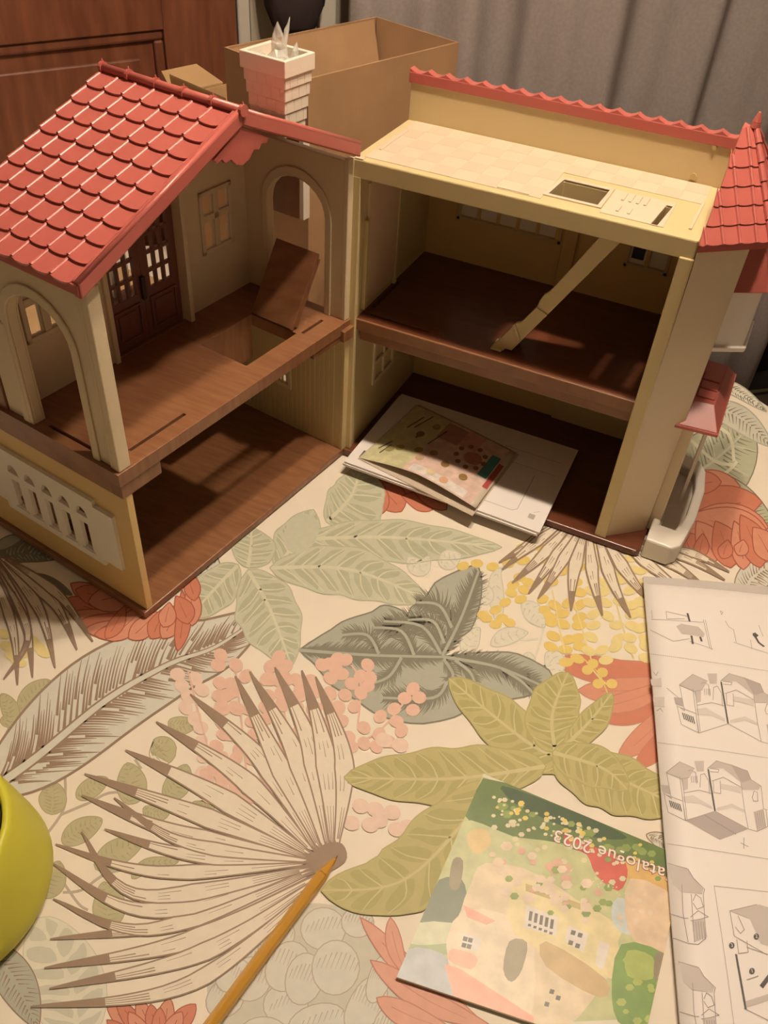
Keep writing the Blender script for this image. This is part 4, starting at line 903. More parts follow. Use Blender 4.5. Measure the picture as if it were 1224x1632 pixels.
# yellow stair side leaning from the upper floor to the hatch
so_ = (18.3, 2.4, Z2)
stair = thing('stair_rail', so_, 'pale yellow plastic stair side leaning diagonally from the upper floor towards the terrace hatch', 'stair')
prof = [(17.3, Z2+.02), (18.9, Z2+.02), (19.1, Z2+.35), (20.0, Z2+.35), (29.2, 36.9), (26.6, 36.9), (21.9, 29.6), (21.5, 29.4), (21.1, 28.9), (20.9, 28.2), (19.3, 25.9), (18.9, 25.7), (18.1, 23.5)]
x0_, z0_ = 18.0, Z2
prof = [(17.2, 20.45), (18.7, 20.45), (18.9, 20.8), (19.7, 20.8), (28.7, 36.9), (26.9, 36.9), (23.2, 30.0), (22.6, 29.0), (22.1, 28.5), (21.8, 27.8), (21.6, 26.9), (21.4, 26.6), (20.2, 24.6), (19.6, 24.3), (18.2, 22.0)]
MB().plate([(a+(.35 if 4 <= i <= 4 else 0), b) for i, (a, b) in enumerate(prof)], [], 2.5, 3.0, mapXZ).build('stair_side', YEL2, stair, origin=so_, bevel=.1)
MB().plate([(18.7, 20.6), (19.5, 20.9), (28.6, 36.8), (27.2, 36.8), (23.4, 29.6), (21.8, 26.6)], [], 3.0, 6.3, mapXZ).build('stair_treads', YEL2, stair, origin=so_)
m_ = MB()
m_.hexa([(19.35, 2.35, 24.0), (20.3, 2.35, 22.2), (20.5, 2.35, 22.5), (19.55, 2.35, 24.3)], [(19.35, 2.5, 24.0), (20.3, 2.5, 22.2), (20.5, 2.5, 22.5), (19.55, 2.5, 24.3)])
m_.build('stair_rib', YEL2, stair, origin=so_)
m_ = MB(); m_.hexa([(21.5, 2.35, 26.6), (22.8, 2.35, 26.1), (22.95, 2.35, 26.4), (21.65, 2.35, 26.9)], [(21.5, 2.5, 26.6), (22.8, 2.5, 26.1), (22.95, 2.5, 26.4), (21.65, 2.5, 26.9)]); m_.build('stair_rib', YEL2, stair, origin=so_)
m_ = MB(); m_.box(17.3, 18.6, 2.1, 4.4, 20.42, 20.7); m_.build('stair_foot', YEL2, stair, origin=so_, bevel=.08)

# stack of booklets lying in the right half
BK = [((2.0, -3.7), (28.6, -4.1), (28.2, 14.0), (2.0, 13.9), 1.02, 1.34), ((1.9, -4.0), (28.5, -4.5), (28.1, 13.7), (1.9, 13.6), 1.36, 1.64), ((2.1, -3.9), (28.8, -4.3), (28.4, 13.8), (2.2, 13.7), 1.66, 1.95)]
lab = ['white paper instruction booklet at the bottom of the stack in the lower right room', 'white paper instruction booklet in the middle of the stack in the lower right room', 'white paper instruction booklet on top of the stack, framed drawing showing']
for k, (a, b, c, d, z0, z1) in enumerate(BK):
    bo = thing('instruction_booklet', (a[0], a[1], z0), lab[k], 'booklet', 'instruction booklets stacked in the lower right room')
    mm = (z0+z1)/2
    for (u0, u1) in ((z0, mm-.02), (mm+.02, z1)):
        MB().hexa([(p[0], p[1], u0) for p in (a, b, c, d)], [(p[0], p[1], u1) for p in (a, b, c, d)]).build('page_block', PAPER, bo, origin=(a[0], a[1], z0))
    if k == 2:
        fn = lambda u, v: bil((*a, z1), (*b, z1), (*c, z1), (*d, z1), u, v)
        m_ = MB(); m_.use(LINE); ribbon(m_, fn, [(.58, .12), (.84, .12), (.86, .15), (.86, .55)], .07, .012); ribbon(m_, fn, [(.58, .12), (.56, .16), (.56, .55)], .07, .012)
        ribbon(m_, fn, [(.66, .60), (.66, .78), (.95, .78)], .06, .012); ribbon(m_, fn, [(.72, .62), (.95, .62)], .05, .012)
        m_.use(GREYD); patch(m_, fn, [(.92, .10), (.95, .10), (.95, .15), (.92, .15)], .012); ribbon(m_, fn, [(.935, .17), (.96, .2)], .06, .012)
        m_.use(LINED); patch(m_, fn, [(.045, .10), (.06, .10), (.06, .19), (.045, .19)], .012); patch(m_, fn, [(.06, .17), (.08, .17), (.08, .19), (.06, .19)], .012)
        m_.build('printed_frame', None, bo, origin=(a[0], a[1], z0), normals=False, label='grey drawing frame')['kind'] = 'stuff'
# folded colour leaflet on the stack
LF = thing('folded_leaflet', (3.2, -2.0, 1.98), 'folded colour leaflet with green and pink pictures, lying open-edged on the booklet stack', 'leaflet')
lo4 = [(3.4, -2.6, 1.99), (20.6, -5.6, 1.99), (21.6, 8.8, 1.99), (5.2, 12.2, 1.99)]
MB().hexa(lo4, [(p[0], p[1], 2.05) for p in lo4]).build('leaflet_page', mat('leaflet_inside', (.55, .46, .36), .5), LF, origin=(3.2, -2.0, 1.98))
def leaf_fn(u, v):
    z_front = 2.12+1.0*math.sin(math.pi*min(1, max(0, u))**1.0)*.9+u*.55
    p = bil((3.6, -2.5, 0), (20.6, -4.7, 0), (21.2, 8.9, 0), (5.4, 12.3, 0), u, v)
    crease = -.9*max(0, 1-abs(u-.47)/.5)*(1-v)
    return Vector((p.x, p.y+(-crease*.6), 2.10+(z_front-2.12)*(1-v)**1.3+.12*math.sin(math.pi*u)*v))
m_ = MB(); nu, nv_ = 20, 10; g = [[m_.add([tuple(leaf_fn(i/nu, j/nv_))]) for j in range(nv_+1)] for i in range(nu+1)]
for i in range(nu):
    for j in range(nv_): m_.face((g[i][j], g[i+1][j], g[i+1][j+1], g[i][j+1]))
lp = m_.build('leaflet_page', mat('leaflet_paper', (.66, .56, .44), .38), LF, origin=(3.2, -2.0, 1.98), smooth=True, normals=False)
so = lp.modifiers.new('solid', 'SOLIDIFY'); so.thickness = .0004; so.offset = -1
def pic(m_, fn, name, col, pts, dz): m_.use(mat('pic_'+name, col, .42, noise=.12, nscale=90)); patch(m_, fn, pts, dz)
def pell(m_, fn, name, col, u, v, ru, rv, dz, n=12): pic(m_, fn, name, col, [(u+ru*math.cos(2*math.pi*k/n), v+rv*math.sin(2*math.pi*k/n)) for k in range(n)], dz)
m_ = MB(); f_ = leaf_fn
def grid_patch(m_, fn, name, col, u0, u1, v0, v1, dz, n=8):
    m_.use(mat('pic_'+name, col, .42, noise=.12, nscale=90))
    for i in range(n):
        for j in range(n):
            a, b = u0+(u1-u0)*i/n, u0+(u1-u0)*(i+1)/n; c, d = v0+(v1-v0)*j/n, v0+(v1-v0)*(j+1)/n
            k = m_.add([tuple(fn(*p)+Vector((0, 0, dz))) for p in ((a, c), (b, c), (b, d), (a, d))]); m_.face((k, k+1, k+2, k+3))
grid_patch(m_, f_, 'pale_green', (.62, .58, .34), 0, .36, 0, .98, .02); grid_patch(m_, f_, 'pale_pink', (.72, .52, .44), .36, .95, 0, .98, .02)
grid_patch(m_, f_, 'mauve', (.45, .25, .2), .36, .56, .66, .95, .035, 4); grid_patch(m_, f_, 'pink', (.66, .36, .32), .56, .72, .70, .97, .035, 4)
grid_patch(m_, f_, 'teal', (.06, .25, .24), .85, .93, .42, .80, .035, 4); grid_patch(m_, f_, 'red', (.42, .08, .07), .94, .985, .30, .72, .04, 4); grid_patch(m_, f_, 'white', (.75, .68, .62), .40, .88, .02, .14, .03, 6)
rr2 = random.Random(4)
for k in range(9):
    t = 2*math.pi*k/9; pell(m_, f_, 'brown', (.30, .13, .06), .72+.12*math.cos(t), .60+.17*math.sin(t), .022, .035, .06)
pell(m_, f_, 'rosy', (.50, .22, .16), .74, .60, .08, .10, .06)
for (u, v, c) in ((.60, .32, (.28, .16, .06)), (.78, .28, (.30, .18, .06)), (.34, .36, (.34, .26, .08)), (.20, .30, (.38, .32, .10)), (.14, .24, (.34, .30, .12)), (.30, .80, (.36, .30, .12)), (.46, .40, (.40, .26, .10)), (.24, .60, (.22, .16, .06)), (.56, .12, (.75, .6, .35)), (.68, .10, (.70, .40, .25)), (.40, .25, (.5, .36, .2))):
    pell(m_, f_, 'dab%d' % int(u*100), c, u, v, .035, .05, .06)
m_.use(mat('pic_dark', (.06, .04, .02), .5))
for (a, b) in (((.10, .62), (.14, .86)), ((.15, .66), (.20, .92)), ((.36, .50), (.40, .80)), ((.10, .14), (.12, .30)), ((.06, .20), (.1, .35))): ribbon(m_, f_, [a, b], .16, .065)
grid_patch(m_, f_, 'rule', (.2, .14, .1), .225, .245, .52, .56, .07, 1)
m_.build('printed_pictures', None, LF, origin=(3.2, -2.0, 1.98), normals=False, label='blurred green, pink and teal pictures')

# long instruction sheet at the right
SC = [(41.75, -4.4, .12), (41.75+27.8, -4.4+11.2, .12)]
d1 = Vector((27.8, 11.2, 0)).normalized(); d2 = Vector((11.0, -37.2, 0)).normalized()
SHW, SHL = 30.0, 62.0
sh = thing('instruction_sheet', (41.75, -4.4, .08), 'long white instruction sheet with grey house drawings overlapping the catalogue', 'instruction sheet')
def sfn(u, v):   # u across in cm, v down the sheet in cm
    p = Vector((41.75, -4.4, 0))+d1*u+d2*v
    return Vector((p.x, p.y, .92+.12*math.sin(v*.12)+.22*math.sin(u*.16+.3)))
m_ = MB(); nu, nv_ = 12, 24; g = [[m_.add([tuple(sfn(SHW*i/nu, SHL*j/nv_))]) for j in range(nv_+1)] for i in range(nu+1)]
for i in range(nu):
    for j in range(nv_): m_.face((g[i][j], g[i][j+1], g[i+1][j+1], g[i+1][j]))
sp = m_.build('sheet', PAPER, sh, origin=(41.75, -4.4, .08), smooth=True, normals=False)
so = sp.modifiers.new('solid', 'SOLIDIFY'); so.thickness = .0030; so.offset = -1
m_ = MB(); m_.use(PAPERG)
for i in range(12):
    a, b = SHW*i/12, SHW*(i+1)/12; k = m_.add([tuple(sfn(*p)+Vector((0, 0, .02))) for p in ((a, -.02), (b, -.02), (b, 1.15+b*.012), (a, 1.15+a*.012))]); m_.face((k, k+1, k+2, k+3))
m_.build('grey_border', None, sh, origin=(41.75, -4.4, .08), normals=False, label='grey border strip')
SO = Vector((41.75, -4.4, 0)); Dm = (d1.x*d2.y-d1.y*d2.x)
def suv(px, py):
    p = onz(px, py, 1.0)-SO; return ((p.x*d2.y-p.y*d2.x)/Dm, (d1.x*p.y-d1.y*p.x)/Dm)
art = MB()
def sl_(pts, w_=.07, m=LINE, closed=False): art.use(m); ribbon(art, sfn, [suv(*p) for p in pts], w_, .034, closed)
def sp_(pts, m=GREYF, dz=.027): art.use(m); patch(art, sfn, [suv(*p) for p in pts], dz)
def dots(a, b, n):
    art.use(LINE)
    for k in range(n):
        t = k/n; p = (a[0]+(b[0]-a[0])*t, a[1]+(b[1]-a[1])*t); q = (a[0]+(b[0]-a[0])*(t+.45/n), a[1]+(b[1]-a[1])*(t+.45/n)); ribbon(art, sfn, [suv(*p), suv(*q)], .06, .03)
dots((1034, 1043), (1225, 1072), 60); dots((1048, 1184), (1225, 1210), 60); dots((1064, 1344), (1225, 1370), 56)
def housedraw(ox, oy, s=1.0, mat_=False):
    Q = lambda x, y: (ox+x*s, oy+y*s)       # coordinates from the second drawing's zoom, in pixels
    sp_([Q(32, 51), Q(53, 35), Q(76, 46), Q(68, 60), Q(55, 62)], GREYF); sp_([Q(76, 34), Q(91, 34), Q(91, 50), Q(80, 50)], GREYF); sp_([Q(97, 46), Q(111, 34), Q(134, 40), Q(150, 68), Q(140, 60), Q(122, 46)], GREYF)
    sp_([Q(134, 40), Q(160, 50), Q(166, 64), Q(150, 70)], GREYD); sp_([Q(150, 68), Q(166, 64), Q(182, 74), Q(178, 80), Q(152, 80)], GREYF)
    sp_([Q(23, 71), Q(36, 72), Q(38, 86), Q(26, 82)], GREYD); sp_([Q(55, 62), Q(66, 58), Q(66, 78), Q(60, 80)], GREYF)
    sp_([Q(58, 90), Q(74, 88), Q(104, 106), Q(104, 110), Q(84, 101), Q(60, 99)], GREYL); sp_([Q(118, 70), Q(150, 76), Q(150, 86), Q(130, 80), Q(118, 78)], GREYL); sp_([Q(112, 108), Q(136, 102), Q(156, 112), Q(156, 116), Q(136, 108), Q(112, 113)], GREYL)
    sp_([Q(170, 115), Q(186, 110), Q(191, 140), Q(176, 146)], GREYF)
    if mat_: sp_([Q(62, 127), Q(110, 114), Q(162, 142), Q(117, 159)], GREYD); sl_([Q(93, 120), Q(142, 150)], .09, LINE)
    for pts in ([Q(32, 51), Q(40, 93), Q(34, 88)], [Q(28, 84), Q(35, 114), Q(63, 128)], [Q(30, 86), Q(58, 97), Q(63, 128)], [Q(53, 58), Q(62, 127)], [Q(57, 62), Q(65, 126)], [Q(32, 51), Q(53, 35), Q(76, 46)], [Q(32, 52), Q(55, 62), Q(68, 60)],
                [Q(66, 50), Q(70, 48), Q(78, 52), Q(80, 70)], [Q(85, 76), Q(86, 56), Q(92, 54), Q(99, 66), Q(100, 86)], [Q(63, 128), Q(108, 114)], [Q(110, 114), Q(162, 142)], [Q(97, 46), Q(111, 34), Q(160, 50), Q(166, 64), Q(182, 74), Q(186, 110), Q(192, 112)], [Q(150, 70), Q(156, 112), Q(162, 142)],
                [Q(162, 142), Q(176, 146), Q(193, 138), Q(190, 112)], [Q(106, 66), Q(107, 84), Q(118, 86), Q(117, 66)], [Q(168, 92), Q(171, 82), Q(176, 84), Q(177, 98), Q(170, 98), Q(168, 92)], [Q(104, 66), Q(122, 60), Q(150, 76)], [Q(60, 84), Q(84, 80), Q(104, 86)]): sl_(pts, .055)
    sl_([Q(98, 48), Q(109, 113)], .16, LINED); sl_([Q(101, 46), Q(115, 48), Q(114, 52), Q(101, 51)], .05)
    for k in range(6): sl_([Q(37+k*3.2, 96+k*1.2), Q(40+k*3.2, 106+k*1.4)], .10, LINED)
    for k in range(4): sl_([Q(71+k*3, 58), Q(72+k*3, 68)], .05)
    for k in range(5): sl_([Q(173+k*3, 116-k), Q(177+k*3, 142-k)], .05)
housedraw(1030, 1180, 1.0, True); housedraw(1050, 1042, 1.0)
# parts drawn at the left of the first house
sp_([(1036, 1084), (1053, 1082), (1054, 1096), (1038, 1094)], GREYF); sp_([(1040, 1112), (1058, 1112), (1058, 1128), (1042, 1126)], GREYF); sl_([(1041, 1072), (1045, 1078), (1048, 1072)], .05); sl_([(1046, 1134), (1052, 1130), (1056, 1136)], .05); sl_([(1062, 1098), (1082, 1115)], .05)
sl_([(1180, 1344), (1192, 1350)], .06); sl_([(1185, 1336), (1185, 1353)], .06)
# top row: little mechanism drawings
sp_([(1077, 1000), (1085, 996), (1112, 1001), (1122, 1012), (1120, 1018), (1106, 1015), (1086, 1012)], GREYF)
for pts in ([(1038, 974), (1039, 986)], [(1061, 976), (1062, 988), (1090, 988)], [(1061, 976), (1094, 984)], [(1036, 1005), (1072, 1024), (1098, 1020)], [(1120, 990), (1130, 1036)], [(1123, 990), (1133, 1038)], [(1098, 1024), (1135, 1037)], [(1155, 992), (1160, 1001), (1168, 1006), (1172, 1026)], [(1168, 1026), (1225, 1044)], [(1195, 1022), (1197, 1036)], [(1208, 998), (1215, 1016)], [(1038, 988), (1120, 994)]): sl_(pts, .05)
for pts in ([(1095, 980), (1098, 992)], [(1101, 1016), (1103, 1028)], [(1115, 1018), (1117, 1024)], [(1200, 1012), (1208, 1026), (1216, 1032)]): sl_(pts, .22, LINED)
sp_([(1198, 1014), (1202, 1010), (1208, 1015), (1203, 1019)], LINED, .05); sl_([(1147, 976), (1151, 978), (1149, 982), (1147, 976)], .05); sl_([(1026, 957), (1029, 959)], .05)
# lower houses at the left edge of the sheet and the framed drawing
def tower(ox, oy):
    Q = lambda x, y: (ox+x, oy+y)
    sp_([Q(-20, -20), Q(10, -12), Q(18, 2), Q(36, 22), Q(34, 30), Q(2, 26), Q(-12, 12)], GREYF); sp_([Q(18, 72), Q(38, 68), Q(42, 98), Q(22, 106)], GREYF)
    for pts in ([Q(-20, -20), Q(12, -10), Q(20, 4), Q(38, 22), Q(36, 30), Q(40, 100), Q(28, 110), Q(12, 108)], [Q(2, 14), Q(4, 60), Q(12, 106)], [Q(20, 40), Q(24, 30), Q(32, 36), Q(36, 50), Q(26, 54), Q(20, 44)], [Q(16, 66), Q(28, 56), Q(44, 66), Q(30, 70), Q(16, 72)], [Q(-18, 60), Q(6, 68), Q(12, 68)], [Q(-14, 98), Q(12, 108)], [Q(17, 30), Q(22, 106)]): sl_(pts, .055)
    for k in range(4): sl_([Q(24+k*4, 74), Q(27+k*4, 102)], .05)
tower(1085, 1395); tower(1102, 1552)
sl_([(1138, 1412), (1225, 1422)], .05, GREYD); sl_([(1138, 1412), (1150, 1490), (1160, 1560), (1170, 1640)], .05, GREYD)
sp_([(1163, 1452), (1210, 1442), (1230, 1448), (1230, 1510), (1212, 1504), (1195, 1465)], GREYF)
for pts in ([(1163, 1452), (1170, 1492), (1222, 1522)], [(1163, 1452), (1206, 1442)], [(1176, 1460), (1186, 1482), (1180, 1488), (1172, 1478)], [(1174, 1498), (1177, 1520), (1192, 1518), (1190, 1500)], [(1186, 1608), (1230, 1630)], [(1190, 1562), (1208, 1556)], [(1190, 1510), (1225, 1522)]): sl_(pts, .06)
sl_([(1173, 1522), (1188, 1608)], .17, LINED); sl_([(1214, 1572), (1226, 1556)], .3, LINED); sp_([(1188, 1596), (1226, 1584), (1228, 1594), (1190, 1606)], GREYF)
for (x, y) in ((1205, 1493), (1166, 1507), (1198, 1548)): sp_([(x+4.5*math.cos(t), y+5*math.sin(t)) for t in [2*math.pi*k/10 for k in range(10)]], LINED, .05)
ao = art.build('printed_drawings', None, sh, origin=(41.75, -4.4, .08), normals=False, label='grey line drawings of the toy house')
for dg, (x, y) in (('2', (1205, 1493)), ('3', (1166, 1507)), ('1', (1198, 1548))):
    cu = bpy.data.curves.new('numeral', 'FONT'); cu.body = dg; cu.size = .0042; cu.align_x = 'CENTER'; cu.align_y = 'CENTER'
    to = bpy.data.objects.new('numeral', cu); C.objects.link(to); q = sfn(*suv(x, y))+Vector((0, 0, .07)); cu.materials.append(PAPER); to = text_mesh(to, dg); place(to, q, sh); to.rotation_euler = (0, 0, math.atan2(d1.y, d1.x))

# catalogue
ca, cb_, cc, cd_ = (34.15, -36.9), (48.95, -36.4), (49.2, -54.6), (34.2, -56.9)
ct = thing('catalogue', (34.15, -36.9, .04), 'glossy garden-scene catalogue lying upside down, partly under the long sheet', 'catalogue')
cu0 = Vector((34.15, -36.9, 0)); cux = Vector((1.0, .028, 0)).normalized(); cuy = Vector((.012, -1, 0)).normalized(); CW, CL = 19.0, 20.0
e1 = Vector((11.1, 1.8, 0)).normalized()
def cfn(u, v):
    p = cu0+cux*(u*CW)*(1-v)+e1*(u*CW)*v+cuy*(v*CL)
    return Vector((p.x, p.y, .34))
GL = mat('catalogue_paper', (.70, .66, .52), .42)
c4 = [cfn(0, 0), cfn(1, 0), cfn(1, 1), cfn(0, 1)]
MB().hexa([(p.x, p.y, .05) for p in c4], [(p.x, p.y, .34) for p in c4]).build('cover', GL, ct, origin=(34.15, -36.9, .04))
c_inv = {}
ey = cfn(0, 1)-cfn(0, 0)
def cuv(px, py):
    p = onz(px, py, .34); u, v = .5, .5
    for _ in range(8):
        q = cfn(u, v); du = cfn(u+.01, v)-q; dv = cfn(u, v+.01)-q; r = p-q; D = du.x*dv.y-du.y*dv.x
        u += .01*(r.x*dv.y-r.y*dv.x)/D; v += .01*(du.x*r.y-du.y*r.x)/D
    return (min(1, max(0, u)), min(1, max(0, v)))
m_ = MB(); lvl = [0]
def cp(name, col, pts, sm=True):
    lvl[0] += 1; q = smooth_closed(pts, 3) if sm else pts
    m_.use(mat('cover_'+name, col, .42, noise=.10, nscale=70)); patch(m_, cfn, [cuv(*p) for p in q], .004+lvl[0]*.00015)
cp('lawn', (.50, .52, .26), [(768, 1237), (1110, 1385), (1160, 1500), (1140, 1660), (850, 1640), (627, 1557)], False)
cp('leafgreen', (.10, .16, .035), [(770, 1240), (900, 1280), (1000, 1325), (1062, 1355), (1075, 1400), (1000, 1380), (900, 1345), (800, 1330), (740, 1300)])
cp('deepgreen', (.035, .075, .02), [(800, 1252), (880, 1280), (950, 1308), (1000, 1335), (950, 1335), (880, 1310), (820, 1280)])
cp('meadow', (.52, .55, .30), [(735, 1308), (790, 1322), (860, 1360), (850, 1420), (760, 1430), (720, 1380), (708, 1355)])
cp('treeshade', (.13, .16, .10), [(700, 1402), (735, 1400), (745, 1440), (738, 1480), (690, 1490), (668, 1470), (680, 1430)])
cp('trunk', (.24, .20, .12), [(722, 1370), (738, 1372), (732, 1415), (716, 1412)])
cp('hillgreen', (.33, .40, .20), [(665, 1490), (735, 1500), (725, 1520), (665, 1520), (648, 1512)])
cp('hilllight', (.60, .62, .42), [(668, 1470), (740, 1475), (735, 1498), (680, 1506), (650, 1500)])
cp('sky', (.44, .47, .50), [(647, 1512), (705, 1520), (735, 1560), (850, 1640), (800, 1640), (630, 1556)])
cp('wall', (.72, .60, .42), [(775, 1375), (870, 1400), (985, 1500), (960, 1570), (900, 1640), (840, 1640), (715, 1540), (735, 1450), (750, 1410)])
cp('wallcream', (.78, .66, .50), [(740, 1450), (840, 1480), (850, 1600), (820, 1640), (715, 1535)])
cp('housewall', (.74, .64, .36), [(835, 1400), (980, 1470), (985, 1500), (975, 1560), (820, 1490)])
cp('beam', (.50, .40, .18), [(838, 1408), (925, 1440), (925, 1450), (838, 1420)], False)
cp('brick', (.55, .40, .20), [(870, 1500), (965, 1560), (955, 1590), (870, 1540)])
cp('pinkroof', (.86, .42, .32), [(708, 1536), (735, 1545), (850, 1620), (848, 1640), (790, 1640), (722, 1590)], False)
cp('pinkroof', (.86, .42, .32), [(738, 1442), (790, 1468), (775, 1474), (745, 1462)], False)
cp('pinkwall', (.80, .48, .36), [(722, 1512), (760, 1525), (750, 1545), (715, 1530)])
cp('door', (.28, .24, .15), [(812, 1500), (840, 1502), (832, 1545), (815, 1565), (802, 1545)])
cp('whitewin', (.74, .68, .62), [(838, 1442), (890, 1462), (886, 1492), (835, 1478)], False)
cp('whitewin', (.74, .68, .62), [(905, 1475), (938, 1488), (930, 1518), (900, 1500)], False)
cp('whitewin', (.74, .68, .62), [(738, 1488), (768, 1494), (762, 1518), (735, 1508)], False)
cp('whitewin', (.74, .68, .62), [(955, 1500), (972, 1505), (962, 1545), (948, 1538)], False)
for k in range(5):
    x, y = 846+k*8.5, 1452+k*3.2; cp('pane', (.12, .11, .10), [(x-2, y), (x+3, y+1), (x+1, y+16), (x-4, y+15)], False); cp('pane', (.12, .11, .10), [(x-4, y+20), (x+1, y+21), (x, y+25), (x-5, y+24)], False)
for (x, y) in ((914, 1486), (925, 1490), (910, 1502), (921, 1507), (742, 1496), (750, 1498), (740, 1506), (748, 1508), (880, 1580), (890, 1590), (872, 1600)): cp('pane', (.12, .11, .10), [(x-3, y-4), (x+4, y-2), (x+2, y+5), (x-5, y+3)], False)
cp('water', (.55, .62, .60), [(985, 1430), (1040, 1455), (1060, 1480), (1000, 1490), (975, 1465)])
cp('orange', (.66, .42, .14), [(1000, 1370), (1065, 1400), (1070, 1430), (1000, 1400)])
cp('peach', (.72, .55, .38), [(1005, 1400), (1085, 1440), (1090, 1530), (1040, 1520), (1000, 1480)])
cp('bush', (.16, .28, .05), [(990, 1505), (1060, 1520), (1098, 1570), (1098, 1640), (1000, 1640), (975, 1590)])
cp('bushlight', (.36, .44, .10), [(1000, 1515), (1040, 1525), (1040, 1560), (1000, 1555)]); cp('bushyellow', (.55, .50, .12), [(1060, 1540), (1090, 1560), (1088, 1590), (1062, 1575)])
cp('trunk', (.30, .20, .08), [(1045, 1520), (1058, 1522), (1054, 1560), (1042, 1558)])
cp('straw', (.70, .55, .28), [(748, 1325), (775, 1322), (782, 1345), (760, 1362), (745, 1345)])
cp('basketred', (.55, .09, .06), [(900, 1330), (935, 1345), (990, 1368), (1000, 1395), (985, 1420), (950, 1395), (935, 1362), (905, 1350)])
rc = random.Random(9)
def spots(n, box_, name, col, r0, r1):
    for _ in range(n):
        x, y = rc.uniform(box_[0], box_[1]), rc.uniform(box_[2], box_[3]); yy = y+(x-770)*.36; r = rc.uniform(r0, r1)
        cp(name, col, [(x+r*math.cos(t), yy+r*.8*math.sin(t)) for t in (0, 1.05, 2.1, 3.14, 4.2, 5.2)], False)
spots(30, (775, 1050, 1262, 1300), 'greenleaf', (.22, .30, .07), 5, 9); spots(60, (785, 960, 1258, 1296), 'blossom', (.66, .60, .40), 2, 5); spots(22, (790, 1040, 1255, 1290), 'yellowflower', (.70, .55, .12), 3, 6); spots(24, (780, 1000, 1290, 1345), 'blossom', (.66, .60, .40), 3, 6)
spots(14, (800, 960, 1330, 1400), 'rosebloom', (.66, .40, .30), 5, 10); spots(12, (800, 990, 1340, 1420), 'greenleaf', (.22, .30, .07), 5, 8); spots(26, (780, 940, 1335, 1410), 'creambloom', (.74, .60, .46), 6, 11); spots(14, (980, 1085, 1330, 1400), 'creambloom', (.74, .60, .46), 3, 6)
spots(24, (990, 1090, 1440, 1540), 'bushlight', (.36, .44, .10), 5, 9); spots(16, (945, 990, 1335, 1350), 'blossom', (.66, .60, .40), 1.2, 2.0)
m_.build('printed_cover', None, ct, origin=(34.15, -36.9, .04), normals=False, label='blurred picture of a garden and a pink-roofed cottage, seen upside down')
p0 = onz(1083, 1392, .42); p1 = onz(908, 1330, .42)
ang = math.atan2(p1.y-p0.y, p1.x-p0.x)
for nm, mt_, off, dz in (('title_outline', mat('title_red', (.35, .04, .03), .4), .0005, .405), ('title_lettering', mat('title_white', (.82, .76, .68), .4), .00008, .42)):
    cu = bpy.data.curves.new(nm, 'FONT'); cu.body = 'Catalogue 2023'; cu.size = .0165; cu.offset = off; cu.extrude = .00003; cu.space_character = 1.06
    to = bpy.data.objects.new(nm, cu); C.objects.link(to); cu.materials.append(mt_)
    to = text_mesh(to, nm); place(to, (p0.x, p0.y, dz-.02), ct); to.rotation_euler = (0, 0, ang)

# amber ballpoint pen
tip = onz(538, 1364, .12); tail = onz(332, 1640, .46)
dr_ = (Vector((tail.x, tail.y, 0))-Vector((tip.x, tip.y, 0))).normalized(); PL = 18.0
pen = thing('ballpoint_pen', (tip.x, tip.y, .02), 'clear amber hexagonal ballpoint pen pointing at the palm leaf print', 'pen')
AMB = mat('amber_clear_plastic', (.95, .52, .07), .12, trans=.25, alpha=.62); AMBD = mat('amber_solid', (.62, .28, .03), .3)
zc = .58; P_ = lambda t, z=zc: (tip.x+dr_.x*t, tip.y+dr_.y*t, z)
org = (tip.x, tip.y, .02)
m_ = MB(); m_.tube(P_(2.3), P_(PL), .52, .52, n=6, cap=False); m_.tube(P_(2.3), P_(.35, .26), .52, .13, n=6, cap=False); m_.build('barrel', AMB, pen, origin=org)
m_ = MB(); m_.tube(P_(2.2), P_(PL-.4), .16, n=10); m_.build('ink_tube', mat('ink_brown', (.36, .15, .03), .4), pen, origin=org, smooth=True)
m_ = MB(); m_.tube(P_(2.6), P_(.9, .36), .22, .1, n=10); m_.build('tip_holder', AMBD, pen, origin=org, smooth=True)
m_ = MB(); m_.tube(P_(.9, .34), P_(0, .14), .10, .035, n=10); m_.build('metal_tip', mat('brass', (.55, .33, .12), .3, metal=.9), pen, origin=org, smooth=True)
m_ = MB(); m_.tube(P_(PL-.6), P_(PL+.1), .40, .38, n=10); m_.build('end_plug', AMBD, pen, origin=org)

# lime container at the lower left
LIME = mat('lime_plastic', (.56, .52, .04), .45, bump=.05, bscale=200)
bx, by = -1.8, -67.5
box_ = thing('lime_tub', (bx, by, .02), 'lime green plastic tub with a rounded lid, cut off by the picture edge', 'tub')
m_ = MB(); m_.lathe([(0, .04), (7.8, .04), (8.5, .5), (8.75, 1.3), (8.6, 2.4), (7.9, 6.0), (7.25, 9.0), (7.0, 9.5), (6.6, 9.5), (6.4, 8.9), (6.4, 7.6), (0, 7.5)], 56, (bx, by)); m_.build('tub_body', LIME, box_, origin=(bx, by, .02), smooth=True)
m_ = MB(); m_.lathe([(0, 7.7), (5.9, 7.7), (6.2, 8.4), (6.15, 10.0), (5.7, 11.1), (4.4, 11.8), (2.0, 12.1), (0, 12.1)], 56, (bx-.25, by+.25)); m_.build('lid', LIME, box_, origin=(bx, by, .02), smooth=True)
m_ = MB(); m_.box(bx+4.2, bx+5.8, by-3.4, by-2.5, 9.2, 9.7); m_.build('lid_slot', mat('slot_dark', (.10, .06, .01)), box_, origin=(bx, by, .02), bevel=.15)

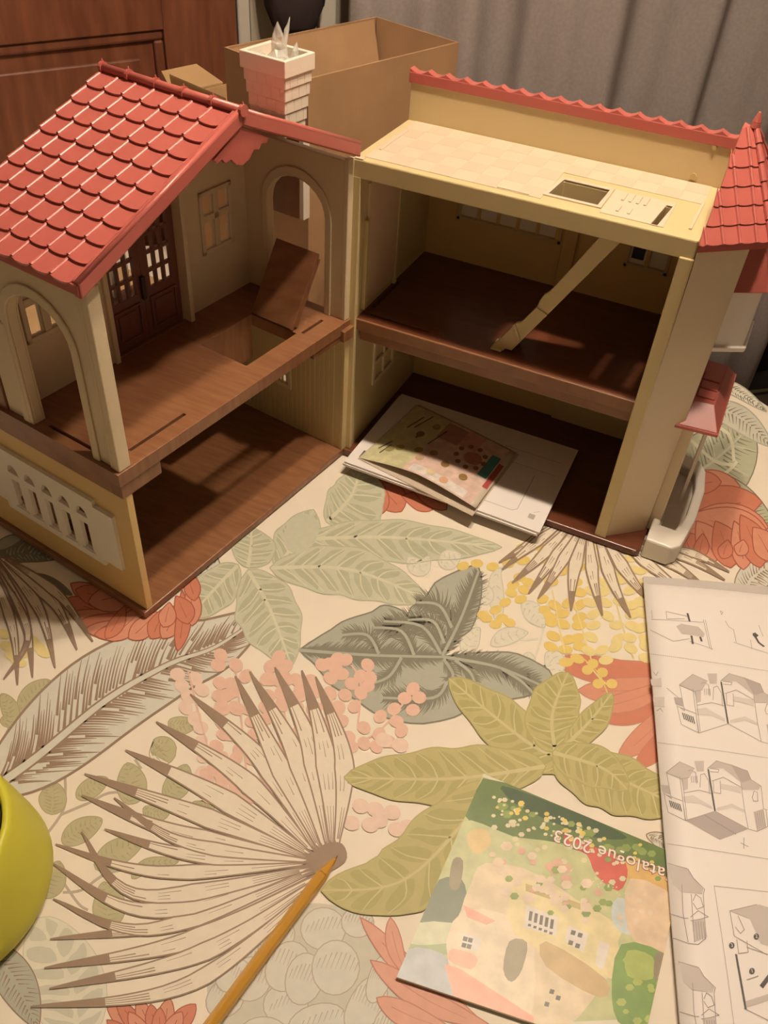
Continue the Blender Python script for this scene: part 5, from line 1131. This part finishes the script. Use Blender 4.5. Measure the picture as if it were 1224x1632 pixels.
# cardboard boxes
def carton(name, label, corner, ex, ey, lx, ly, h, mt1, th=.35, flaps=()):
    t = thing(name, (corner[0], corner[1], .03), label, 'box')
    ex = Vector(ex).normalized(); ey = Vector(ey).normalized(); c0 = Vector((corner[0], corner[1], 0))
    f = lambda a, b, z: tuple(c0+ex*a+ey*b+Vector((0, 0, z)))
    o = (corner[0], corner[1], .03)
    MB(f).box(0, lx, 0, ly, .04, .5).build('box_bottom', mt1, t, origin=o)
    for (a, b, c, d) in ((0, lx, 0, th), (0, lx, ly-th, ly), (0, th, th, ly-th), (lx-th, lx, th, ly-th)):
        MB(f).box(a, b, c, d, .5, h).build('box_wall', mt1, t, origin=o)
    for k, pts in enumerate(flaps):
        m_ = MB(f); m_.hexa([p for p in pts], [(p[0], p[1], p[2]+.3) for p in pts]); m_.build('box_flap', mt1, t, origin=o)
    return t, f
s_ = 1.03; zt = 73.45-33.45*s_
Bc = onz(491, 126, zt); Ac = onz(357, 75, zt); Cc = onz(740, 70, zt)
exv = (Ac-Bc); eyv = (Cc-Bc); lx = exv.length; ly = eyv.length
exn = exv.normalized(); eyn = Vector((-exn.y, exn.x, 0)); eyn = eyn if eyn.dot(eyv) > 0 else -eyn
t1, f1 = carton('cardboard_box', 'large open brown cardboard box with its flaps folded inside, behind the chimney', (Bc.x, Bc.y), exn, eyn, lx, ly, zt, CARD,
    flaps=[[(.5, ly-.5, zt-.4), (lx-.5, ly-.5, zt-.4), (lx-2, ly-1.5, zt-9), (2, ly-1.5, zt-9)], [(lx-.5, 1, zt-.5), (lx-.5, ly-1, zt-.5), (lx-3.5, ly-2, zt-8), (lx-3.5, 2, zt-8)]])
MB(f1).box(lx*.35, lx*.65, -.03, 0, 2, zt-.2).build('packing_tape', mat('tape', (.50, .33, .18), .3), t1, origin=(Bc.x, Bc.y, .03)) if False else None
z2_ = 30.0; A2 = onz(275, 118, z2_)
t2, f2 = carton('cardboard_box', 'smaller light brown cardboard box with raised flaps, left of the large box', (A2.x, A2.y), -exn, eyn, 14.5, 12, z2_-3.2, CARDL,
    flaps=[[(0, -.2, z2_-3.2), (13.5, -.2, z2_-3.2), (14.0, -.6, z2_-.2), (0, -.6, z2_-.2)], [(-.4, 0, z2_-3.3), (-.4, 10, z2_-3.3), (-6, 9, z2_-1.6), (-6, 2, z2_-1.6)], [(.5, 12, z2_-3.2), (14, 12, z2_-3.2), (14, 12.4, z2_+.4), (.5, 12.4, z2_+.4)]])

fc = thing('cardboard_sheet', (-56, 7, -.12), 'flattened brown cardboard sheet lying on the cloth behind the balcony', 'cardboard')
MB().box(-68, -44, -12, 15, -.08, .25).build('sheet_panel', CARDL, fc, origin=(-56, 7, -.12))
MB().box(-68, -44, 15.2, 26, -.08, .25).build('sheet_panel', CARDL, fc, origin=(-56, 7, -.12))
# crumpled clear plastic bag stuck in the chimney
bagc = L(-2.7, 12.0, 44.95)
bag = thing('plastic_bag', bagc, 'crumpled clear plastic bag sticking up out of the chimney', 'plastic bag')
film = bpy.data.materials.new('clear_film'); film.use_nodes = True
nt = film.node_tree; b = nt.nodes['Principled BSDF']; b.inputs['Base Color'].default_value = (.82, .80, .74, 1); b.inputs['Roughness'].default_value = .12; b.inputs['Alpha'].default_value = .38; b.inputs['Specular IOR Level'].default_value = .9
rb = random.Random(21)
def crumple(cx_, cy_, top, z0, w0, lean):
    m_ = MB(L); rings = []; n_ = 9; K = 7
    off = [rb.uniform(-.25, .25) for _ in range(n_)]
    for j in range(K+1):
        t = j/K; w_ = w0*(1-t)**.8*(.7+.5*math.sin(t*5+1)**2)+.04
        rings.append(m_.add([(cx_+lean*t*1.2+w_*(math.cos(2*math.pi*k/n_)+off[k]*1.2+rb.uniform(-.15, .15)), cy_+w_*(math.sin(2*math.pi*k/n_)*.8+off[(k+3) % n_]+rb.uniform(-.15, .15)), z0+(top-z0)*t+rb.uniform(-.12, .12)) for k in range(n_)]))
    for p, q in zip(rings, rings[1:]):
        for k in range(n_): m_.face((p+k, p+(k+1) % n_, q+(k+1) % n_, q+k))
    m_.build('bag_fold', film, bag, origin=bagc)
crumple(-2.2, 11.4, 49.6, 45.1, 1.6, .2); crumple(-3.9, 12.6, 49.2, 45.1, .6, -1.3); crumple(-3.4, 10.6, 47.4, 45.1, .9, -.6); crumple(-1.6, 13.2, 46.6, 45.2, 1.0, .3)
m_ = MB(L); rows_ = 10; g = [[m_.add([(-4.4+3.5*i/rows_, 9.8+4.5*j/rows_, 45.5+rb.uniform(-.28, .3))]) for j in range(rows_+1)] for i in range(rows_+1)]
for i in range(rows_):
    for j in range(rows_): m_.face((g[i][j], g[i+1][j], g[i+1][j+1], g[i][j+1]))
m_.build('bag_fold', film, bag, origin=bagc)

# pendant lamp above the table (outside the picture)
lamp = thing('pendant_lamp', (33, -6.4, 175), 'twin-shade metal pendant lamp hanging over the table', 'lamp')
MB().tube((33, -6.4, 158), (33, -6.4, 175), .3).build('cord', mat('cord_black', (.02, .02, .02)), lamp, origin=(33, -6.4, 175))
MB().tube((21, -6.4, 157.5), (45, -6.4, 157.5), .5).build('cross_bar', mat('shade_metal', (.5, .48, .42), .5), lamp, origin=(33, -6.4, 175))
for (p_, e_) in LAMPS:
    MB().lathe([(.5, 157), (2, 156), (5, 150), (9, 144), (8.7, 144), (4.7, 150), (1.8, 155)], 32, (p_[0], p_[1])).build('lamp_shade', mat('shade_metal', (.5, .48, .42), .5), lamp, origin=(33, -6.4, 175), smooth=True)
